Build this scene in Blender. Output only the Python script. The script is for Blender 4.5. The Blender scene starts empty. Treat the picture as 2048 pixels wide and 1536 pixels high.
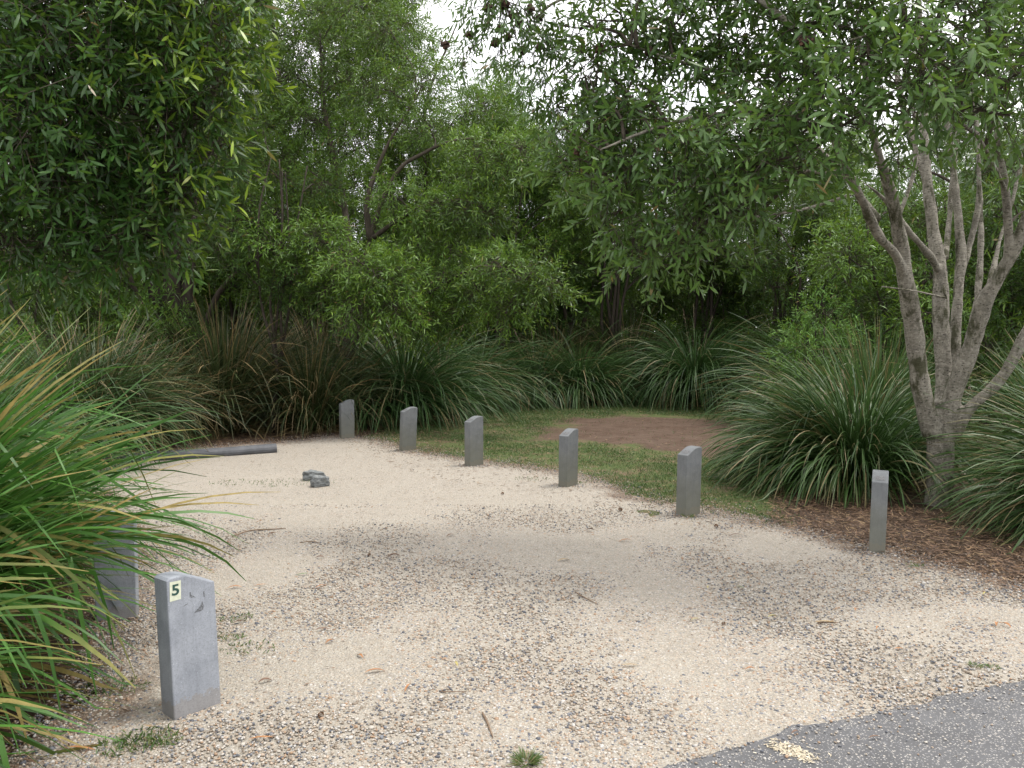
import bpy, math, random
import numpy as np
from mathutils import Vector, Matrix, noise as mnoise

SC = bpy.context.scene
COL = SC.collection
rng = np.random.default_rng(11)
random.seed(5)
PI = math.pi

# ------------------------------------------------------------------ camera
F = 1607.0                      # focal length in pixels of the 2048 px wide photograph
CAMH = 1.6
PITCH = math.atan((768 - 670) / F)
cam_d = bpy.data.cameras.new('camera'); cam = bpy.data.objects.new('camera', cam_d); COL.objects.link(cam)
cam.location = (0, 0, CAMH); cam.rotation_euler = (PI / 2 - PITCH, 0, 0)
cam_d.sensor_width = 36; cam_d.lens = 36 * F / 2048; cam_d.clip_end = 2000; cam_d.clip_start = 0.05
SC.camera = cam

def ray(px, py):
    xc, yc = (px - 1024) / F, -(py - 768) / F
    c, s = math.cos(PITCH), math.sin(PITCH)
    return np.array([xc, c + yc * s, -s + yc * c])
def P(px, py, d):               # point of the picture at distance d along +Y
    r = ray(px, py); return np.array([0, 0, CAMH]) + r * (d / r[1])
def G(px, py):                  # point of the picture on the ground
    r = ray(px, py); return (np.array([0, 0, CAMH]) + r * (-CAMH / r[2]))[:2]

# ------------------------------------------------------------------ materials
def mat(name):
    m = bpy.data.materials.new(name); m.use_nodes = True
    nt = m.node_tree; nt.nodes.clear()
    return m, nt
class N:
    def __init__(s, nt): s.nt = nt
    def __call__(s, typ, inp=None, **kw):
        n = s.nt.nodes.new(typ)
        for k, v in kw.items(): setattr(n, k, v)
        for k, v in (inp or {}).items():
            if isinstance(v, bpy.types.NodeSocket): s.nt.links.new(v, n.inputs[k])
            else: n.inputs[k].default_value = v
        return n
    def attr(s, name): return s('ShaderNodeAttribute', attribute_name=name).outputs['Fac']
    def coord(s, which='Object'): return s('ShaderNodeTexCoord').outputs[which]
    def noise(s, scale, detail=4, rough=.55, vec=None, out='Fac', dist=0.0):
        n = s('ShaderNodeTexNoise', {'Scale': scale, 'Detail': detail, 'Roughness': rough, 'Distortion': dist})
        if vec is not None: s.nt.links.new(vec, n.inputs['Vector'])
        return n.outputs[out]
    def vor(s, scale, vec=None, feature='F1', rnd=1.0):
        n = s('ShaderNodeTexVoronoi', {'Scale': scale, 'Randomness': rnd}, feature=feature)
        if vec is not None: s.nt.links.new(vec, n.inputs['Vector'])
        return n
    def ramp(s, fac, stops, interp='LINEAR'):
        n = s('ShaderNodeValToRGB', {'Fac': fac}); cr = n.color_ramp; cr.interpolation = interp
        while len(cr.elements) < len(stops): cr.elements.new(.5)
        for e, (p, c) in zip(cr.elements, stops):
            e.position = p; e.color = (*c, 1) if not isinstance(c, (int, float)) else (c, c, c, 1)
        return n.outputs['Color']
    def mix(s, fac, a, b, blend='MIX'):
        n = s('ShaderNodeMix', data_type='RGBA', blend_type=blend)
        for k, v in ((0, fac), (6, a), (7, b)):
            if isinstance(v, bpy.types.NodeSocket): s.nt.links.new(v, n.inputs[k])
            else: n.inputs[k].default_value = v if isinstance(v, (int, float)) else (*v, 1)
        return n.outputs[2]
    def math(s, op, a, b=0.0, clamp=False):
        n = s('ShaderNodeMath', operation=op, use_clamp=clamp)
        for k, v in ((0, a), (1, b)):
            if isinstance(v, bpy.types.NodeSocket): s.nt.links.new(v, n.inputs[k])
            else: n.inputs[k].default_value = v
        return n.outputs[0]
    def bump(s, h, strength=.5, dist=.01, normal=None):
        n = s('ShaderNodeBump', {'Height': h, 'Strength': strength, 'Distance': dist})
        if normal is not None: s.nt.links.new(normal, n.inputs['Normal'])
        return n.outputs['Normal']
    def out(s, sh): s.nt.links.new(sh, s('ShaderNodeOutputMaterial').inputs['Surface'])
    def bsdf(s, col, rough=.6, normal=None, spec=.5):
        n = s('ShaderNodeBsdfPrincipled', {'Base Color': col if isinstance(col, bpy.types.NodeSocket) else (*col, 1),
              'Roughness': rough, 'Specular IOR Level': spec})
        if normal is not None: s.nt.links.new(normal, n.inputs['Normal'])
        return n.outputs[0]

def leaf_mat(name, dark, mid, young, transl=.35, rough=.42, spec=.5):
    m, nt = mat(name); n = N(nt)
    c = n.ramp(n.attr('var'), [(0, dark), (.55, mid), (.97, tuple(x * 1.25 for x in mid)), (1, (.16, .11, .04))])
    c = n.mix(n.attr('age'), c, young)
    b = n.bsdf(c, rough, spec=spec)
    t = n('ShaderNodeBsdfTranslucent', {'Color': n.mix(n.math('ADD', n.math('MULTIPLY', n.attr('age'), .5), .3, True), c, (.30, .42, .04), 'MIX')}).outputs[0]
    n.out(n('ShaderNodeMixShader', {0: transl, 1: b, 2: t}).outputs[0])
    return m
def blade_mat(name, dark, mid, dry, transl=.25, rough=.48):
    m, nt = mat(name); n = N(nt)
    c = n.ramp(n.attr('var'), [(0, dark), (.6, mid), (1, tuple(x * 1.3 for x in mid))])
    dr = n.ramp(n.noise(30, 2, vec=n.coord()), [(.3, tuple(x * .6 for x in dry)), (.7, dry)])
    c = n.mix(n.attr('age'), c, dr)
    b = n.bsdf(c, rough, spec=.36)
    t = n('ShaderNodeBsdfTranslucent', {'Color': c}).outputs[0]
    n.out(n('ShaderNodeMixShader', {0: transl, 1: b, 2: t}).outputs[0])
    return m
def bark_mat(name, light, dark, moss=None, stretch=.35, mossamt=.55, lent=False):
    m, nt = mat(name); n = N(nt)
    co = n.coord()
    mp = n('ShaderNodeMapping', {'Vector': co, 'Scale': (1, 1, stretch)}).outputs[0]
    f1 = n.noise(14, 6, .65, mp)
    c = n.ramp(f1, [(.3, dark), (.62, light)])
    f2 = n.noise(4, 5, .6, co)
    c = n.mix(n.ramp(f2, [(.45, 0), (.7, .65)]), c, tuple(x * .55 for x in light))
    h = f1
    if lent:                                  # short horizontal lenticels of smooth bark
        mp2 = n('ShaderNodeMapping', {'Vector': co, 'Scale': (18, 18, 95)}).outputs[0]
        l = n.noise(1.0, 3, .6, mp2)
        c = n.mix(n.ramp(l, [(.52, 0), (.66, .6)]), c, dark)
        v = n.vor(24, n('ShaderNodeMapping', {'Vector': co, 'Scale': (1, 1, 1.6)}).outputs[0]).outputs['Distance']
        c = n.mix(n.ramp(v, [(.16, .85), (.28, 0)]), c, tuple(x * .5 for x in dark))
        c = n.mix(n.ramp(n.noise(38, 5, .75, co), [(.5, 0), (.62, .55)]), c, (.37, .34, .28))
        h = n.math('SUBTRACT', f1, n.math('MULTIPLY', l, .6))
    if moss:
        f3 = n.noise(5.5, 8, .7, mp)
        c = n.mix(n.ramp(f3, [(mossamt, 0), (mossamt + .08, .85)]), c, moss)
    n.out(n.bsdf(c, .85, n.bump(h, .9, .02), .25))
    return m

M = {}
M['leaf_fine'] = leaf_mat('fine_leaf', (.013, .042, .005), (.076, .155, .018), (.18, .28, .03), .26, .42, .4)
M['leaf_pale'] = leaf_mat('pale_leaf', (.026, .072, .011), (.084, .180, .034), (.18, .29, .05), .28, .5, .25)
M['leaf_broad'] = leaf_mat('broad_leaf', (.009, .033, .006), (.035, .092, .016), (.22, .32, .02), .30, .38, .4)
M['leaf_grey'] = leaf_mat('grey_leaf', (.018, .054, .010), (.070, .142, .031), (.16, .25, .03), .28, .38, .45)
M['leaf_dark'] = leaf_mat('dark_leaf', (.010, .030, .005), (.027, .064, .010), (.07, .13, .025), .25, .5, .2)  # darkened leaf colour, understorey shade put into it
M['blade_far'] = blade_mat('strap_blade', (.013, .036, .009), (.047, .098, .026), (.26, .20, .095))
M['blade_near'] = blade_mat('near_blade', (.018, .064, .010), (.060, .150, .024), (.38, .29, .10), .28, .42)
M['blade_mid'] = blade_mat('mid_blade', (.017, .046, .011), (.056, .108, .028), (.28, .22, .105), .25, .40)
M['blade_olive'] = blade_mat('olive_blade', (.016, .028, .009), (.046, .066, .022), (.26, .19, .09))
M['bark_pale'] = bark_mat('pale_bark', (.275, .255, .21), (.085, .075, .06), (.034, .036, .012), .35, .515, True)
M['bark_dark'] = bark_mat('dark_bark', (.055, .043, .033), (.020, .016, .012))
M['bark_brown'] = bark_mat('brown_bark', (.085, .070, .052), (.032, .025, .018))

# ------------------------------------------------------------------ mesh builder
def unit(a): return a / np.maximum(np.linalg.norm(a, axis=-1, keepdims=True), 1e-9)
def rdir(n): return unit(rng.normal(size=(n, 3)))
class MB:
    def __init__(s): s.v = []; s.f = []; s.n = 0; s.at = {}
    def add(s, V, faces, mi=0, **attrs):
        V = np.asarray(V, float).reshape(-1, 3)
        for f in faces:
            f = np.asarray(f, int)
            if len(f): s.f.append((f + s.n, mi))
        for k in ('var', 'age'):
            a = attrs.get(k, 0.0)
            s.at.setdefault(k, []).append(np.full(len(V), a) if np.isscalar(a) else np.asarray(a, float).ravel())
        s.v.append(V); s.n += len(V)
    def mesh(s, name, mats, smooth=True):
        V = np.concatenate(s.v); me = bpy.data.meshes.new(name)
        loops = np.concatenate([f.ravel() for f, _ in s.f]).astype(np.int32)
        tot = np.concatenate([np.full(len(f), f.shape[1]) for f, _ in s.f])
        start = np.concatenate([[0], np.cumsum(tot)[:-1]]).astype(np.int32)
        mi = np.concatenate([np.full(len(f), i) for f, i in s.f]).astype(np.int32)
        me.vertices.add(len(V)); me.vertices.foreach_set('co', V.astype(np.float32).ravel())
        me.loops.add(len(loops)); me.loops.foreach_set('vertex_index', loops)
        me.polygons.add(len(tot)); me.polygons.foreach_set('loop_start', start)
        for m in mats: me.materials.append(m)
        me.polygons.foreach_set('material_index', mi)
        me.polygons.foreach_set('use_smooth', np.full(len(tot), smooth))
        for k, a in s.at.items():
            at = me.attributes.new(k, 'FLOAT', 'POINT'); at.data.foreach_set('value', np.concatenate(a).astype(np.float32))
        me.update(calc_edges=True)
        return me
    def build(s, name, mats, parent=None, smooth=True):
        o = bpy.data.objects.new(name, s.mesh(name, mats if isinstance(mats, (list, tuple)) else [mats], smooth))
        COL.objects.link(o)
        if parent: o.parent = parent
        return o
def tag(o, label=None, cat=None, group=None, kind=None):
    for k, v in (('label', label), ('category', cat), ('group', group), ('kind', kind)):
        if v: o[k] = v
    return o
def empty(name, loc=(0, 0, 0), rz=0):
    o = bpy.data.objects.new(name, None); COL.objects.link(o); o.location = loc; o.rotation_euler = (0, 0, rz); o.empty_display_size = .1
    return o
def copy_tree(o, parent=None):
    c = o.copy(); COL.objects.link(c)
    if parent: c.parent = parent
    for ch in [x for x in bpy.data.objects if x.parent == o]: copy_tree(ch, c)
    return c

def smooth_path(pts, k=6):
    pts = np.asarray(pts, float); out = []
    ext = np.vstack([2 * pts[0] - pts[1], pts, 2 * pts[-1] - pts[-2]])
    for i in range(len(pts) - 1):
        p0, p1, p2, p3 = ext[i:i + 4]
        for t in np.linspace(0, 1, k, endpoint=False):
            out.append(.5 * ((2 * p1) + (-p0 + p2) * t + (2 * p0 - 5 * p1 + 4 * p2 - p3) * t * t + (-p0 + 3 * p1 - 3 * p2 + p3) * t ** 3))
    out.append(pts[-1]); return np.array(out)
def tube(mb, path, r, sides=7, mi=0, rough=.0, cap=True):
    path = np.asarray(path, float); n = len(path)
    r = np.interp(np.linspace(0, 1, n), np.linspace(0, 1, len(r)), r) if not np.isscalar(r) else np.full(n, r)
    T = unit(np.gradient(path, axis=0)); u = np.cross(T[0], [.3, .9, .1]); u /= np.linalg.norm(u); rings = []
    a = np.arange(sides) / sides * 2 * PI
    for i in range(n):
        u = u - T[i] * np.dot(u, T[i]); u /= np.linalg.norm(u); w = np.cross(T[i], u)
        k = 1 + rough * rng.normal(size=sides) if rough else np.ones(sides)
        rings.append(path[i] + r[i] * (np.outer(np.cos(a) * k, u) + np.outer(np.sin(a) * k, w)))
    V = np.concatenate(rings); i = np.arange(n - 1)[:, None] * sides; j = np.arange(sides)[None]
    j2 = (j + 1) % sides
    q = np.stack([i + j, i + j2, i + sides + j2, i + sides + j], -1).reshape(-1, 4)
    fs = [q]
    if cap: fs += [np.arange(sides)[None, ::-1], (np.arange(sides) + (n - 1) * sides)[None]]
    mb.add(V, fs, mi, var=rng.random())
def sticks(mb, A, B, r, mi=0):              # many thin three-sided twigs at once
    n = len(A); ax = unit(B - A); u = unit(np.cross(ax, rdir(n))); w = np.cross(ax, u)
    V = np.empty((n, 6, 3))
    for k in range(3):
        d = (math.cos(k * 2.094) * u + math.sin(k * 2.094) * w) * r
        V[:, k] = A + d; V[:, 3 + k] = B + d * .4
    b = np.arange(n)[:, None] * 6
    mb.add(V, [np.concatenate([b + [k, (k + 1) % 3, 3 + (k + 1) % 3, 3 + k] for k in range(3)])], mi, var=np.repeat(rng.random(n), 6))
def leaves(mb, pos, ax, L, W, bend, detailed=True, mi=0, var=None, age=None, up=.0):
    n = len(pos); side = np.cross(ax, rdir(n) + np.array([0, 0, up])); side = unit(side); nr = np.cross(side, ax)
    nr *= np.sign(nr[:, 2:3] + 1e-6)
    L = L[:, None]; W = W[:, None] * .5; bd = bend[:, None]
    if detailed:
        V = np.empty((n, 8, 3))
        c = lambda t: pos + ax * L * t - nr * bd * L * t * t
        V[:, 0] = c(0)
        V[:, 1] = c(.28) + side * W * .8; V[:, 2] = c(.28) - side * W * .8
        V[:, 3] = c(.6) + side * W; V[:, 4] = c(.6) - side * W
        V[:, 5] = c(.86) + side * W * .5; V[:, 6] = c(.86) - side * W * .5
        V[:, 7] = c(1)
        b = np.arange(n)[:, None] * 8
        fs = [np.concatenate([b + [0, 2, 1], b + [5, 6, 7]]), np.concatenate([b + [1, 2, 4, 3], b + [3, 4, 6, 5]])]; k = 8
    else:
        V = np.empty((n, 4, 3)); V[:, 0] = pos; V[:, 1] = pos + ax * L * .5 + side * W
        V[:, 2] = pos + ax * L - nr * bd * L; V[:, 3] = pos + ax * L * .5 - side * W
        b = np.arange(n)[:, None] * 4; fs = [b + [0, 1, 2, 3]]; k = 4
    mb.add(V, fs, mi, var=np.repeat(var, k), age=np.repeat(age, k))

def blob(mb, c, r, nt, tl=.4, nl=12, ll=.1, lw=.018, droop=-.1, detailed=False, young=.3, twig_r=.003, hang=.15, shell=.45, yside=None):
    c = np.asarray(c, float); r = np.asarray(r, float) * np.ones(3)
    u = rdir(nt); rad = rng.random(nt) ** shell
    st = c + u * (rad[:, None] * r * .8)
    d = unit(u * .75 + rdir(nt) * .6 + np.array([0, 0, droop]))
    tlen = tl * rng.uniform(.6, 1.25, nt)
    en = st + d * tlen[:, None] + np.array([0, 0, -1]) * (tlen * rng.uniform(0, .3, nt))[:, None]
    sticks(mb, st - d * .12, en, twig_r, 1)
    t = np.linspace(.08, 1, nl)[None, :] ** .75 + rng.uniform(-.04, .04, (nt, nl))
    pos = st[:, None] + (en - st)[:, None] * t[..., None]
    dd = np.repeat(unit(en - st)[:, None], nl, 1).reshape(-1, 3)
    s1 = unit(np.cross(unit(en - st), rdir(nt))); s2 = np.cross(unit(en - st), s1)
    ph = (np.arange(nl) * 2.4)[None, :] + rng.uniform(0, 6.3, (nt, 1))
    pr = (s1[:, None] * np.cos(ph)[..., None] + s2[:, None] * np.sin(ph)[..., None]).reshape(-1, 3)
    n = nt * nl
    ax = unit(dd * .75 + pr * .8 + rng.normal(size=(n, 3)) * .18 + np.array([0, 0, -hang]))
    L = ll * rng.uniform(.45, 1.3, n) * (1 - .25 * (t.ravel() < .3)); W = lw * rng.uniform(.75, 1.25, n)
    tt = t.ravel(); rr = np.repeat(rad, nl)
    out = young * np.clip((tt - .55) / .45, 0, 1) * np.clip((rr - .5) * 2, 0, 1) * rng.random(n)  # outer tips lighter: young leaves plus painted-in light
    if yside is not None:                      # yellow green tips on the crown's open side, backlight painted into the colour
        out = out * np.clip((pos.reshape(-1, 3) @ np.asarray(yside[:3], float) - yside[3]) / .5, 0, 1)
    tint = np.repeat(np.clip(rng.normal(.5, .16) + rng.normal(0, .2, nt) + .25 * u[:, 2] * rad, 0, 1), nl)  # clump tops tinted lighter, light from above put into the leaf colour
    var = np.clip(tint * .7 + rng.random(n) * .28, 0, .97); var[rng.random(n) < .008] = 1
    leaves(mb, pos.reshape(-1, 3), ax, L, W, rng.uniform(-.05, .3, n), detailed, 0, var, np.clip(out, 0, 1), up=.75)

def limb(mb, a, b, r0, r1, sag=.12, sides=5, mi=0, wob=.06):
    a = np.asarray(a, float); b = np.asarray(b, float); l = np.linalg.norm(b - a)
    mid1 = a + (b - a) * .35 + np.array([0, 0, sag * l]) + rng.normal(size=3) * wob * l
    mid2 = a + (b - a) * .7 + np.array([0, 0, sag * .7 * l]) + rng.normal(size=3) * wob * l
    p = smooth_path([a, mid1, mid2, b], 4); tube(mb, p, [r0, r1], sides, mi); return p

# ------------------------------------------------------------------ trees
def tree_obj(name, label, cat, group, base, trunk_mb, crown_mb, leaf, bark):
    t = empty(name, (base[0], base[1], 0)); tag(t, label, cat, group)
    off = np.array([base[0], base[1], 0.])
    for mb, nm, ms in ((trunk_mb, 'trunk', [bark]), (crown_mb, 'crown', [leaf, bark])):
        mb.v = [v - off for v in mb.v]
        o = mb.build(nm, ms, t)
    return t
def connect(tm, stems, c, r0=.03, r1=.008, mi=0, pen=2.5):
    """a branch from the closest fitting stem point up or out to a clump of leaves"""
    best = None
    for s in stems:
        h = np.linalg.norm((s - c)[:, :2], axis=1); dz = c[2] - s[:, 2]
        cost = np.linalg.norm(s - c, axis=1) + pen * np.clip(.5 * h - dz, 0, None)
        i = int(np.argmin(cost))
        if best is None or cost[i] < best[0]: best = (cost[i], s[i])
    return limb(tm, best[1], c, r0, r1, .10, mi=mi)
def grow(tm, cm, stems, blobs, sub=5, lmi=0, pen=2.5, **kw):
    for c, r, nt in blobs:
        c = np.asarray(c, float); rr = np.asarray(r, float) * np.ones(3)
        p = connect(tm, stems, c, max(.012, .018 * rr.mean() + .008) if pen > 1 else .006, .008 if pen > 1 else .003, lmi, pen)
        for k in range(sub):
            e = c + rdir(1)[0] * rr * rng.uniform(.5, .95)
            limb(tm, p[rng.integers(len(p) // 2, len(p))], e, .009 if pen > 1 else .004, .003, .06, 3, lmi)
        blob(cm, c, rr, nt, **kw)

def generic(seed, H, spread, cb, nblob, nt, lean=0.0, nst=3, r0=.09, **kw):
    """a slender many stemmed tree standing at the origin"""
    global rng
    keep = rng; rng = np.random.default_rng(seed)
    tm, cm = MB(), MB(); stems = []
    for k in range(nst):
        a = rng.uniform(0, 2 * PI); s = spread * rng.uniform(.15, .5)
        pts = [np.array([math.cos(a) * .12, math.sin(a) * .12, -.1])]
        for t in (.25, .5, .75, 1):
            pts.append(np.array([math.cos(a) * (.12 + s * t ** 1.4) + rng.normal() * .12 + lean * t, math.sin(a) * (.12 + s * t ** 1.4) + rng.normal() * .12, H * .92 * t * rng.uniform(.93, 1)]))
        p = smooth_path(pts, 5); stems.append(p); tube(tm, p, [r0 * rng.uniform(.7, 1.1), r0 * .7, r0 * .45, .015], 7)
    bl = []
    for k in range(nblob):
        z = cb + (H - cb) * ((k + rng.random()) / nblob); q = (z - cb) / (H - cb)
        rad = spread * (math.sin(PI * min(1, .18 + .80 * q)) ** .7) * math.sqrt(rng.random())
        a = rng.uniform(0, 2 * PI); rr = rng.uniform(.42, .8) * (1.05 - .2 * q)
        bl.append(((math.cos(a) * rad + lean * z / H, math.sin(a) * rad, z), (rr, rr, rr * .66), int(nt * 2.0 * rr ** 2)))
    grow(tm, cm, stems, bl, **kw)
    rng = keep
    return tm, cm

far_kw = dict(sub=4, tl=.36, nl=13, ll=.118, lw=.021, young=.7, hang=.05, droop=.05)
GEN = {}
def make_gen(key, leaf, bark, *a, **k):
    tm, cm = generic(*a, **k)
    GEN[key] = (tm.mesh('trunk', [M[bark]]), cm.mesh('crown', [M[leaf], M[bark]]))
make_gen('tall', 'leaf_fine', 'bark_dark', 1, 9.5, 2.3, 2.2, 54, 150, **far_kw)
make_gen('tall2', 'leaf_fine', 'bark_brown', 2, 8.6, 2.1, 1.9, 48, 150, **far_kw)
make_gen('open', 'leaf_pale', 'bark_brown', 3, 7.4, 1.7, 2.4, 30, 120, **far_kw)
make_gen('open2', 'leaf_dark', 'bark_brown', 4, 6.6, 1.8, 2.2, 28, 120, nst=4, r0=.06, **far_kw)
make_gen('low', 'leaf_dark', 'bark_dark', 5, 4.6, 1.9, .7, 28, 120, nst=4, r0=.05, **far_kw)
make_gen('low2', 'leaf_fine', 'bark_dark', 6, 3.6, 1.7, .5, 22, 120, nst=5, r0=.04, **far_kw)
make_gen('canopy', 'leaf_fine', 'bark_dark', 9, 7.6, 2.7, 3.3, 44, 150, nst=6, r0=.06, **far_kw)
make_gen('low3', 'leaf_dark', 'bark_dark', 16, 3.4, 1.7, .5, 22, 110, nst=5, r0=.04, **far_kw)
make_gen('sapling', 'leaf_pale', 'bark_dark', 7, 2.3, .9, .35, 10, 90, nst=4, r0=.02, **far_kw)
make_gen('thin', 'leaf_dark', 'bark_dark', 8, 6.8, 1.5, 3.2, 16, 110, nst=5, r0=.05, **far_kw)

def plant_tree(key, px, d, s, label, rz, name='slender_tree', cat='tree', group='trees of the belt behind the clearing', sz=None):
    x = P(px, 670, d)[0]
    t = empty(name, (x, d, 0), rz); t.scale = (s, s, sz or s); tag(t, label, cat, group)
    for nm, me in zip(('trunk', 'crown'), GEN[key]):
        o = bpy.data.objects.new(nm, me); COL.objects.link(o); o.parent = t
    return t

BELT = [
 # key, px, d, scale, label
 ('tall', 640, 17.0, 1.08, 'tallest fine leaved tree rising left of centre to the top of the picture'),
 ('tall2', 800, 18.2, 1.10, 'tall green tree beside the sky gap, behind the second and third posts'),
 ('tall2', 500, 18.5, 1.05, 'tall fine leaved tree behind the bright overhanging leaf edge on the left'),
 ('open', 1010, 19.0, 1.04, 'pale green open tree in front of the sky gap at the centre'),
 ('open', 905, 21.5, .98, 'pale loose tree half hidden between the tallest tree and the sky gap'),
 ('tall', 330, 17.5, .92, 'dense tree on thick dark stems behind the tall tan tussock on the left'),
 ('tall2', 180, 16.5, .85, 'fine leaved tree behind the overhanging crown on the far left'),
 ('tall', 20, 18.5, .9, 'dark tree at the left border of the picture behind the overhanging crown'),
 ('thin', 535, 12.6, .70, 'slender dark tree with twin black stems left of the leftmost far post'),
 ('low2', 215, 13.2, .82, 'bushy bright green shrub low behind the left tussocks'),
 ('low2', 70, 12.5, .9, 'bushy shrub at the left border just above the large near tussock'),
 ('canopy', 430, 17.0, .85, 'many stemmed tree between the thick stems and the twin black stems'),
 ('canopy', 1010, 17.6, .82, 'dark understorey tree behind the middle of the tussock row'),
 ('open', 1150, 18.6, .86, 'pale tree closing the lower end of the sky gap, left of the big crown'),
 ('open2', 1080, 21.5, 1.0, 'dark tree behind the lower end of the sky gap'),
 ('low3', 1110, 18.8, .85, 'dark leafy shrub left of the fountain shaped tussock'),
 ('thin', 1100, 23.0, .95, 'thin bare stemmed tree against the bright sky right of centre'),
 ('thin', 1205, 21.5, .85, 'many stemmed thin tree behind the clearing, left of the fountain shaped tussock'),
 ('canopy', 1240, 17.6, .86, 'many stemmed tree whose crown overhangs the tussocks left of the fountain shaped one'),
 ('canopy', 1400, 18.2, .84, 'thin dark tree directly behind the fountain shaped tussock'),
 ('thin', 1455, 20.5, .8, 'leaning dark stems right of the fountain shaped tussock'),
 ('low3', 1480, 18.4, .85, 'dense low shrub behind the tussocks to the right of the fountain shaped one'),
 ('canopy', 1555, 17.6, .86, 'dark crowned tree behind the drooping tip of the big right hand crown'),
 ('low', 1640, 15.0, .85, 'leafy low tree behind the big right hand tussock'),
 ('low2', 1790, 13.2, 1.0, 'leafy shrub just left of the pale many stemmed trunk, behind it'),
 ('low', 1960, 13.0, .95, 'dark leafy tree behind the stems at the right border'),
 ('tall2', 1880, 17.0, .75, 'tall tree behind the upper stems of the pale trunk'),
 ('tall', 2120, 14.0, .75, 'tall tree at the right border behind the pale trunk'),
 ('tall', 1720, 19.0, .68, 'mid height tree seen through the stems left of the pale trunk'),
 ('sapling', 290, 12.8, .85, 'bright green sapling low between the left tussocks and the dark stems'),
 ('sapling', 1660, 12.0, .80, 'small pale sapling above the big right hand tussock'),
 ('low2', 690, 20.0, .9, 'green shrub far behind the twin black stems'),
 ('low', 830, 19.5, .9, 'dark shrub behind the tussocks above the second post'),
 ('low', 300, 20.5, .95, 'dark shrub far behind the thick stems on the left'),
 ('low', 130, 19.5, 1.0, 'dark shrub far back at the left behind the bushy shrubs'),
]
for i, (k, px, d, s, lab) in enumerate(BELT):
    dd = 3.6 if 850 < px < 1600 else (1.6 if d > 14 else .6)
    s *= (d + dd) / d * (.95 if 850 < px < 1600 else 1); d += dd
    shr = 'shrub' in lab or 'sapling' in lab
    plant_tree(k, px, d, s, lab, i * 2.1, 'shrub' if shr else 'slender_tree', 'shrub' if shr else 'tree',
               'shrubs of the belt behind the clearing' if shr else 'trees of the belt behind the clearing')

DEEP = [('low', -60, 24), ('thin', 60, 27), ('low', 160, 25), ('open2', 260, 28), ('low', 380, 25), ('thin', 470, 27), ('low', 520, 24), ('low', 620, 26), ('open2', 700, 28), ('low', 760, 25), ('low', 870, 27), ('thin', 930, 29),
        ('low', 960, 26), ('low', 1060, 28), ('thin', 1160, 30), ('low', 1150, 26.5), ('low', 1290, 28), ('open2', 1280, 30), ('low', 1390, 27), ('thin', 1420, 29), ('low', 1520, 25), ('open2', 1640, 27), ('low', 1700, 24), ('low', 1830, 22), ('open2', 1900, 24), ('low', 2000, 20), ('low', 2100, 22)]
for i, (k, px, d) in enumerate(DEEP):
    plant_tree(k, px, d, 1.0 + .15 * math.sin(i * 3.3), 'slender dark tree standing deep in the belt behind the front row of trees', i * 1.3 + .4, group='slender dark trees deep in the belt')
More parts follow.
